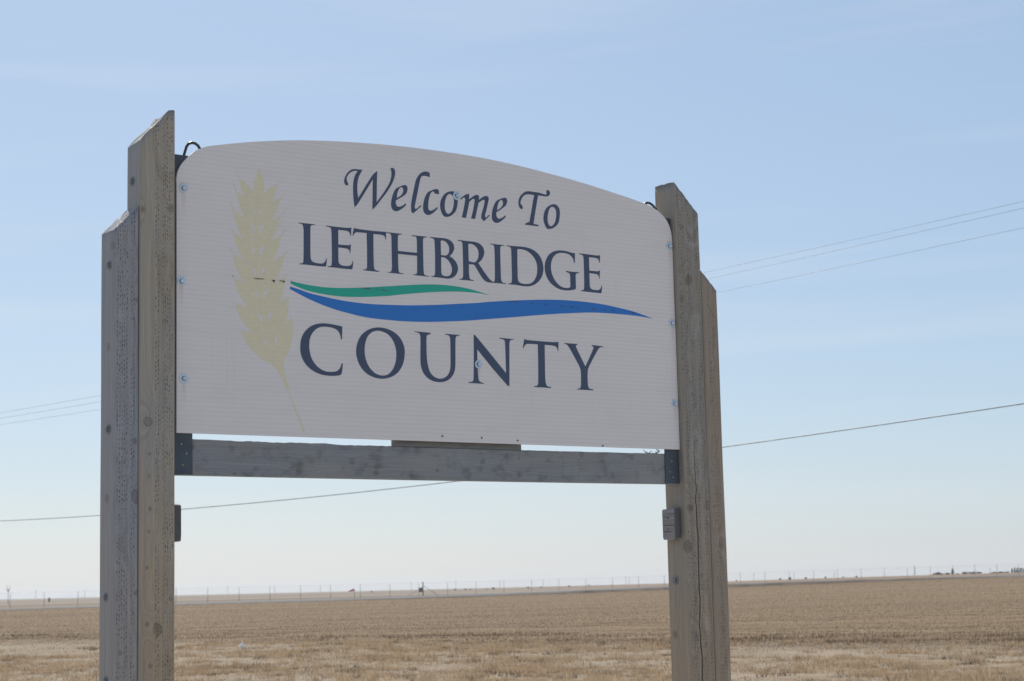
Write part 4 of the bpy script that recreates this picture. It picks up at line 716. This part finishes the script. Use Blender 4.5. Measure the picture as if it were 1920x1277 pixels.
block(-0.0485, -0.0045, 1)['label'] = 'dark wood block on the inner face of the left post'
# bent lifting hooks on top of the steel angles
MB().tube([(0.018, .040, 3.20), (0.0235, .040, 3.282), (0.034, .040, 3.315), (0.043, .040, 3.3275), (0.056, .040, 3.333), (0.070, .040, 3.3325), (0.083, .040, 3.325), (0.094, .040, 3.310), (0.104, .040, 3.285)], 0.0058, 8).build('lifting_hook', M_ROD, sign, True)
MB().tube([(2.470, .040, 3.20), (2.455, .040, 3.282), (2.437, .040, 3.315), (2.420, .040, 3.331), (2.402, .040, 3.3395), (2.388, .040, 3.341), (2.372, .040, 3.335), (2.362, .040, 3.320), (2.355, .040, 3.29)], 0.0058, 8).build('lifting_hook', M_ROD, sign, True)
# through bolts of the posts (positions in each timber's own space)
def side_bolt(par, ar, ef, t, e_, z_, rw=.017):
    fastener('bolt', par, (-(ar[1] - ar[0]) / 2 - .0002, (ef - t / 2) - e_, z_), (-1, 0, 0), rw, .009, .010, random.uniform(0, 1), M_DULL)
for e_, z_ in ((-.008, 2.817), (-.012, 2.208), (-.026, 1.598), (-.02, 1.30)): side_bolt(ls, LS, EL - .002, TL, e_, z_)
side_bolt(lt, LT, EL, TL, -.030, 3.150); side_bolt(rt, RT, ER, TR, -.060, 1.613, .021)

# twig caught on the beam
mt = mottled('twig_bark', (0.05, 0.035, 0.028), (0.12, 0.085, 0.065), 80, 0.9)
tw = MB(); rr = random.Random(3)
def LP(a_, yl, z_):                                             # sign space to world
    return sign.location + Vector((math.sin(PSI) * a_ - math.cos(PSI) * yl, math.cos(PSI) * a_ + math.sin(PSI) * yl, z_))
sh = [(2.31, 2.196), (2.325, 2.184), (2.345, 2.1805), (2.365, 2.179), (2.385, 2.181), (2.40, 2.189), (2.412, 2.197)]
tw.tube([LP(a_, .036 + .004 * math.sin(i), z_ + .003) for i, (a_, z_) in enumerate(sh)], [.0012, .002, .0026, .0028, .0026, .002, .001], 5)
for k in range(9):
    a_, z_ = rr.choice(sh[1:6]); dxx = rr.uniform(-.03, .02); dz = rr.uniform(.004, .022)
    tw.tube([LP(a_, .036, z_ + .003), LP(a_ + dxx * .5, .034, z_ + .003 + dz * .7), LP(a_ + dxx, .03, z_ + dz)], [.0018, .0014, .0006], 5)
tag(tw.build('dry_twig', mt), 'small curled dry twig lying on the plank beside the right post', 'twig')

# ------------------------------------------------------------------ overhead lines
LR, LL = Vector((11.3, 41.5, 0)), Vector((-22.5, 83.0, 0))
def line_pt(px, py):
    """where the view ray of a picture point meets the upright plane of the pole line"""
    v = VF + VR * ((px - 960) / FPX) - VU * ((py - 638.5) / FPX); dl = LL - LR
    den = v.x * dl.y - v.y * dl.x; k = (LR.x * dl.y - LR.y * dl.x) / den; t = ((v.x * k - LR.x) * dl.x + (v.y * k - LR.y) * dl.y) / dl.dot(dl)
    return t, v.z * k + CAMH
M_WIRE = mottled('aluminium_wire', (0.06, 0.066, 0.075), (0.10, 0.106, 0.115), 3, 0.5, 0.3)
cb = NT('lashed_cable'); sx_, sy_, sz_ = cb.sep(cb.pos())
st_ = cb.M('SINE', cb.M('MULTIPLY', sx_, 11.0))
M_CABLE = cb.fin(cb.mix(cb.mr(st_, 0.2, 0.7), (0.022, 0.036, 0.036), (0.10, 0.11, 0.11)), 0.5, 0, 0.4)
WIRES = [([(1920, 378), (1330, 508), (187, 742), (0, 774)], 'uppermost of the three thin power wires', .0042), ([(1920, 391), (1335, 520), (187, 754), (0, 784)], 'middle one of the three thin power wires', .0042),
         ([(1920, 427.5), (1347, 547.5), (187, 768), (0, 796)], 'lowest of the three thin power wires', .0042), ([(1920, 757), (1357, 837), (850, 905), (340, 953.5), (187, 967), (0, 977)], 'thick dark lashed cable sagging below the power wires', .0130)]
T0, T1 = -0.55, 1.75; ends = []
for pts, lab, r_ in WIRES:
    tz = np.array([line_pt(*p) for p in pts]); cf = np.polyfit(tz[:, 0], tz[:, 1], 2)
    ts = np.linspace(T0, T1, 90); path = [(LR.x + (LL.x - LR.x) * t, LR.y + (LL.y - LR.y) * t, float(np.polyval(cf, t))) for t in ts]
    o = MB().tube(path, r_, 6).build('overhead_wire' if r_ < .01 else 'overhead_cable', M_WIRE if r_ < .01 else M_CABLE, None, True)
    tag(o, lab + ' crossing the sky', 'wire', 'overhead lines'); ends.append((path[0], path[-1]))

# ------------------------------------------------------------------ fence beyond the road
M_POST = mottled('fence_post', (0.14, 0.155, 0.16), (0.22, 0.235, 0.24), 3, 0.8)
M_FWIRE = mottled('fence_wire', (0.22, 0.23, 0.24), (0.30, 0.31, 0.32), 3, 0.6, 0.3)
fence = empty('wire_fence', (F0.x, F0.y, float(gh(F0.x, F0.y)))); tag(fence, 'long tall wire fence on thin posts beyond the road', 'fence')
pm = MB(); pm.tube([(0, 0, -.3), (0, 0, 2.42)], [.036, .030], 6); post_me = None
for i in range(-2, 41):
    p = fl(i / 37); z_ = float(gh(p.x, p.y))
    if post_me is None:
        o = pm.build('fence_post', M_POST, fence); post_me = o.data
    else: o = link(bpy.data.objects.new('fence_post', post_me), fence)
    o.location = (p.x - F0.x, p.y - F0.y, z_ - fence.location.z); o.rotation_euler = (rng.normal(0, .012), rng.normal(0, .012), 0); o.scale = (1, 1, 1 + rng.normal(0, .02))
for hgt in (0.3, .7, 1.1, 1.5, 1.85, 2.2, 2.38):
    path = []
    for s in np.linspace(-2 / 37, 40 / 37, 60):
        p = fl(s); path.append((p.x - F0.x, p.y - F0.y, float(gh(p.x, p.y)) + hgt - fence.location.z))
    MB().tube(path, 0.008, 3, False).build('fence_wire', M_FWIRE, fence)
# braced post with a notice board
bp = unproj(793.5, 1110, 326); bz = float(gh(bp.x, bp.y))
brace = empty('braced_fence_post', (bp.x, bp.y - 0.6, bz)); tag(brace, 'braced post with a square notice board in front of the wire fence', 'fence post')
MB().tube([(0, 0, -.3), (0, 0, 2.6)], .085, 8).build('post', M_POST, brace)
MB().box(-.66, -.10, -.13, -.09, .86, 1.62).build('notice_board', mottled('board_grey', (.15, .17, .20), (.24, .26, .29), 2, .7), brace)
MB().tube([(-2.95, -.1, .02), (-.1, -.05, 1.66)], .05, 6).build('brace', mottled('white_paint', (.7, .7, .68), (.8, .8, .78), 2, .6), brace)
MB().tube([(2.9, .1, .02), (.1, .05, 1.9)], .04, 6).build('brace', M_POST, brace)
# windsock
wp = unproj(666, 1110, 318); wz = float(gh(wp.x, wp.y))
ws = empty('windsock', (wp.x, wp.y - 1.5, wz)); tag(ws, 'faded red windsock on a thin pole beyond the road', 'windsock')
MB().tube([(0, 0, -.2), (0, 0, 1.62)], .04, 6).build('pole', M_POST, ws)
MB().tube([(-.02, 0, 1.52), (-.25, 0, 1.50), (-.6, 0, 1.40), (-.98, 0, 1.24)], [.19, .17, .12, .06], 10, False).build('sock', mottled('red_cloth', (.42, .07, .05), (.55, .13, .09), 3, .8), ws)

# ------------------------------------------------------------------ things on the plain
M_BALE = mottled('straw_bale', (0.10, 0.075, 0.055), (0.20, 0.15, 0.10), 4, 0.95, 0, (1, 1, 1), .5)
def bale(px, py, dist, wpx, lab):
    p = unproj(px, py, dist); z_ = float(gh(p.x, p.y)); w = wpx * dist / FPX; r_ = w * .45; rz = random.uniform(-.6, .6)
    zc = max(z_ + r_ * .9, p.z)
    pts = [(-w * .5, 0, 0), (-w * .47, 0, 0), (0, 0, 0), (w * .47, 0, 0), (w * .5, 0, 0)]
    o = MB().tube(pts, [r_ * .9, r_ * .98, r_, r_ * .98, r_ * .9], 14).build('straw_bale', M_BALE, None, False, (p.x, p.y, z_ + r_ * .93)); o.rotation_euler = (0, 0, rz)
    tag(o, lab, 'bale', 'round bales on the horizon')
ORD = ['leftmost', 'second from the left', 'third from the left', 'fourth from the left', 'fifth from the left', 'sixth from the left', 'seventh from the left', 'eighth from the left', 'ninth from the left', 'tenth from the left', 'eleventh from the left', 'twelfth from the left', 'thirteenth from the left', 'fourteenth from the left', 'rightmost']
for k_, (px, w) in enumerate(((697, 3), (853, 3.2), (873, 3.4), (882, 2.6), (912.5, 2.4), (925, 4), (990, 3.2), (1015, 3), (1067, 3.2), (1104, 3))):
    bale(px, 1101 - (px - 960) * .0225 - .5, 1250, w, 'tiny dark round bale on the horizon between the posts, ' + ORD[k_ if k_ < 9 else 14])
for k_, (px, w) in enumerate(((1381, 2.6), (1463, 3.2), (1481, 4.2), (1511, 3.4), (1548, 3.2), (1581, 2.6), (1606, 3))):
    bale(px, 1088 - (px - 1481) * .035, 930, w, 'brown round bale on the rise right of the sign, ' + ORD[k_ if k_ < 6 else 14])
M_FPOLE = mottled('far_pole', (0.11, 0.10, 0.095), (0.18, 0.165, 0.15), 2, 0.9)
fp_me = None
for k_, (px, hp) in enumerate(((67.5, 13), (159, 11), (427, 12), (515, 9), (601, 10), (771, 11), (855, 13), (937.5, 12), (1019, 11), (1174, 13), (1180, 12), (1414, 12), (1490, 12), (1565.5, 12), (1858, 12))):
    p = unproj(px, 1101, 2100); z_ = float(gh(p.x, p.y)); H_ = CAMH + hp * 2100 / FPX - z_ + 1.0
    o = MB().tube([(0, 0, 0), (0, 0, H_)], [.19, .14], 6).build('utility_pole', M_FPOLE, None, False, (p.x, p.y, z_))
    MB().box(-1.1, 1.1, -.08, .08, H_ - .9, H_ - .7).build('crossarm', M_FPOLE, o)
    tag(o, 'tiny far utility pole on the horizon, ' + ORD[k_], 'utility pole', 'far utility poles')
def lattice(px, top_px, dist, lab, fork):
    p = unproj(px, 1101, dist); z_ = float(gh(p.x, p.y)); pt = unproj(px, top_px, dist); H_ = pt.z - z_; w = H_ * .07
    root = empty('radio_mast', (p.x, p.y, z_)); tag(root, lab, 'mast')
    mb = MB()
    if fork:
        mb.tube([(0, 0, 0), (0, 0, H_ * .72)], H_ * .012, 6)
        for s in (-1, 1): mb.tube([(0, 0, H_ * .66), (s * w * .9, 0, H_ * .74), (s * w * 1.15, 0, H_)], H_ * .008, 5)
        mb.box(-w * 1.1, w * 1.1, -.02, .02, H_ * .73, H_ * .765); mb.box(-w * .8, w * .8, -.02, .02, H_ * .67, H_ * .69)
    else:
        for s in ((-1, -1), (1, -1), (1, 1), (-1, 1)): mb.tube([(s[0] * w, s[1] * w, 0), (s[0] * w * .5, s[1] * w * .5, H_)], H_ * .009, 4)
        for k in range(8):
            z0, z1 = H_ * k / 8, H_ * (k + 1) / 8; mb.tube([(-w, -w, z0), (w * .7, -w * .7, z1)], H_ * .006, 4); mb.tube([(w, w, z0), (-w * .7, w * .7, z1)], H_ * .006, 4)
    mb.build('frame', M_FPOLE, root)
lattice(15.5, 1096.5, 520, 'thin forked mast at the left edge of the plain', True)
lattice(1716.5, 1060.5, 1400, 'lattice mast on the horizon left of the far trees', False)

M_BARK = mottled('bark', (0.05, 0.042, 0.035), (0.09, 0.075, 0.06), 5, 0.95)
def leafmat(name, c0, c1):
    t = NT(name); return t.fin(t.mix(t.mr(t.noise(t.pos(), 1.2, 3, .6), .35, .65), c0, c1), 0.9, 0, 0.1)
M_CON = leafmat('conifer_needles', (0.022, 0.034, 0.024), (0.045, 0.062, 0.042)); M_BUSH = leafmat('bare_twigs', (0.075, 0.062, 0.052), (0.14, 0.115, 0.095)); M_DKB = leafmat('dark_scrub', (0.035, 0.038, 0.03), (0.07, 0.066, 0.052))
def tree(name, px, top, wpx, dist, kind, lab, cat='tree'):
    p = unproj(px, 1085, dist); z_ = float(gh(p.x, p.y)); H_ = unproj(px, top, dist).z - z_; W_ = wpx * dist / FPX
    root = empty(name, (p.x, p.y, z_)); tag(root, lab, cat, 'far trees and scrub')
    mb = MB(); mb.tube([(0, 0, -.2), (0.02 * W_, 0, H_ * .5), (0, 0, H_ * (.97 if kind == 'con' else .7))], [H_ * .022, H_ * .015, H_ * .004], 6)
    if kind != 'con':
        for k in range(7):
            an = rng.uniform(0, 6.28); mb.tube([(0, 0, H_ * rng.uniform(.1, .4)), (math.cos(an) * W_ * .18, math.sin(an) * W_ * .18, H_ * rng.uniform(.45, .65)), (math.cos(an) * W_ * .33, math.sin(an) * W_ * .33, H_ * rng.uniform(.65, .9))], [H_ * .014, H_ * .009, H_ * .003], 4)
    mb.build('trunk', M_BARK, root)
    n = 520 if kind == 'con' else 620; vs, fs = [], []
    lob = [(rng.uniform(-.35, .35), rng.uniform(-.35, .35), rng.uniform(.12, .75), rng.uniform(.2, .32)) for _ in range(7)]
    for k in range(n):
        an = rng.uniform(0, 6.28)
        if kind == 'con':
            q = rng.random() ** .8; rr_ = (1 - q) * .5 * (0.75 + .35 * math.sin(q * 42)) * math.sqrt(rng.uniform(.25, 1)); c = (math.cos(an) * rr_ * W_, math.sin(an) * rr_ * W_, H_ * (.06 + .94 * q)); s_ = W_ * .09
        else:
            lx, ly, lz, lr = lob[int(rng.integers(7))]; dv = rng.normal(0, 1, 3); dv /= np.linalg.norm(dv); dv *= lr * rng.random() ** .4
            c = ((lx + dv[0]) * W_, (ly + dv[1]) * W_, H_ * min(1, max(.05, lz + dv[2] * 1.1))); s_ = W_ * .045
        b0 = len(vs)
        for _ in range(3): d_ = rng.normal(0, s_, 3); vs.append((c[0] + d_[0], c[1] + d_[1], c[2] + d_[2] * .7))
        fs.append((b0, b0 + 1, b0 + 2))
    mesh_obj('crown', vs, fs, {'con': M_CON, 'bare': M_BUSH, 'dark': M_DKB}[kind], root)
D_T = 1500
tree('bare_shrub', 1757, 1072.5, 17, D_T, 'bare', 'pale leafless shrub leftmost of the far scrub', 'shrub')
tree('bare_shrub', 1767, 1074.5, 13, D_T, 'bare', 'low leafless shrub beside the braced post at right', 'shrub')
tree('dark_shrub', 1778, 1074, 13, D_T, 'dark', 'low dark shrub just left of the small conifer', 'shrub')
tree('conifer_tree', 1787, 1066, 8, D_T, 'con', 'single pointed conifer among low far scrub')
tree('dark_shrub', 1797, 1075, 12, D_T, 'dark', 'low dark shrub just right of the single conifer', 'shrub')
tree('dark_shrub', 1811, 1071.5, 14, D_T, 'dark', 'rounded dark bush between the conifer and pale trees', 'shrub')
tree('bare_tree', 1825, 1070, 12, D_T, 'bare', 'left one of two pale leafless far trees')
tree('bare_tree', 1837, 1071.5, 11, D_T, 'bare', 'right one of two pale leafless far trees')
tree('dark_shrub', 1866, 1072.5, 16, D_T, 'dark', 'left part of the low dark far hedge', 'shrub')
tree('dark_shrub', 1879, 1072, 15, D_T, 'dark', 'middle part of the low dark far hedge', 'shrub')
tree('dark_shrub', 1889, 1070.5, 12, D_T, 'dark', 'right part of the low dark far hedge', 'shrub')
tree('conifer_tree', 1898.5, 1065.5, 6, D_T, 'con', 'leftmost conifer of the group at the right edge')
tree('conifer_tree', 1903.5, 1064.5, 6, D_T, 'con', 'second conifer from the left in the right edge group')
tree('conifer_tree', 1908, 1065, 6, D_T, 'con', 'third conifer from the left in the right edge group')
tree('broad_tree', 1915, 1063.5, 10, D_T, 'dark', 'broad dark tree cut by the right edge of the view')
tree('broad_tree', 1922, 1064, 11, D_T, 'dark', 'outermost broad dark tree at the right edge')
tree('dark_shrub', 93, 1118.0, 7, 640, 'dark', 'lone round dark bush on the plain left of the sign', 'shrub')

# crumpled white bag in the rough grass
pb = unproj(454.5, 1218, 54.5); vs, fs = [], []
for i in range(9):
    for j in range(14):
        th = math.pi * i / 8; ph = 2 * math.pi * j / 14; r_ = .085 * (1 + random.uniform(-.45, .45)) * (1.35 if j in (3, 4, 10) else .85); vs.append((r_ * 1.05 * math.sin(th) * math.cos(ph), r_ * .8 * math.sin(th) * math.sin(ph), .055 + r_ * .85 * math.cos(th)))
for i in range(8):
    for j in range(14): fs.append((i * 14 + j, (i + 1) * 14 + j, (i + 1) * 14 + (j + 1) % 14, i * 14 + (j + 1) % 14))
bgm = NT('thin_white_plastic'); bgt = bgm.n.new('ShaderNodeBsdfTranslucent'); bgt.inputs['Color'].default_value = (.85, .85, .84, 1); bgx = bgm.n.new('ShaderNodeMixShader'); bgx.inputs[0].default_value = .55
bgm.fin(bgm.mix(bgm.noise(bgm.coord(), 20.0), (.7, .7, .68), (.85, .85, .84)), .5)
bgm.l.new(bgm.b.outputs[0], bgx.inputs[1]); bgm.l.new(bgt.outputs[0], bgx.inputs[2]); bgm.l.new(bgx.outputs[0], bgm.out.inputs['Surface'])
tag(mesh_obj('plastic_bag', vs, fs, bgm.m, None, False, (pb.x, pb.y, float(gh(pb.x, pb.y)) + .05)), 'crumpled white plastic bag lying in the dry grass', 'bag')

# snowy mountains far off on the left
def range_(name, px0, px1, dist, hmax, seed, lab):
    r2 = np.random.default_rng(seed); n = 90; xs = np.linspace(px0, px1, n); q = np.linspace(0, 1, n)
    hh = sum(np.abs(np.interp(q * k, np.arange(k + 2), r2.random(k + 2))) / (1.5 ** i) for i, k in enumerate((5, 11, 23, 47))); hh = (hh - hh.min()) / (hh.max() - hh.min())
    hh = hh * np.clip(np.minimum(q, 1 - q) * 6, 0, 1) * hmax
    vs, fs = [], []
    for px_, h_ in zip(xs, hh):
        for k, (dd, f_) in enumerate(((-1300, 0), (-750, .35), (-350, .7), (0, 1), (750, .3), (1300, 0))):
            p = unproj(px_, 1110, dist + dd); z0 = float(gh(p.x, p.y)) - 5; vs.append((p.x + r2.normal(0, 9), p.y, z0 + h_ * f_ * (1 + (r2.normal(0, .10) if 0 < f_ < 1 else 0))))
    for i in range(n - 1):
        for k in range(5): fs.append((i * 6 + k, i * 6 + k + 1, (i + 1) * 6 + k + 1, (i + 1) * 6 + k))
    mt_ = NT('snow_rock_' + name); cc = mt_.mix(mt_.mr(mt_.noise(mt_.pos(), .0055, 5, .6), .42, .6), (.16, .18, .22), (.78, .80, .84))
    o = mesh_obj('mountain_range', vs, fs, mt_.fin(cc, .9, 0, .1)); tag(o, lab, None, None, 'structure')
range_('a', -260, 215, 12000, 26, 4, 'faint snowy mountains on the left horizon')
range_('b', 980, 1240, 13000, 13, 9, 'very faint snowy hills behind the bales')

# ------------------------------------------------------------------ air
hz = MB().box(-16000, 16000, -3000, 16000, -3.0, 60.0).build('haze', None); tag(hz, 'thin pale haze over the plain', None, None, 'stuff')
hm = bpy.data.materials.new('haze_air'); hm.use_nodes = True; hn = hm.node_tree.nodes; hn.remove(hn['Principled BSDF'])
pv = hn.new('ShaderNodeVolumePrincipled'); pv.inputs['Color'].default_value = (0.76, 0.805, 0.85, 1); pv.inputs['Density'].default_value = 0.00007; pv.inputs['Anisotropy'].default_value = 0.2
hm.node_tree.links.new(pv.outputs[0], hn['Material Output'].inputs['Volume']); hz.data.materials.append(hm)
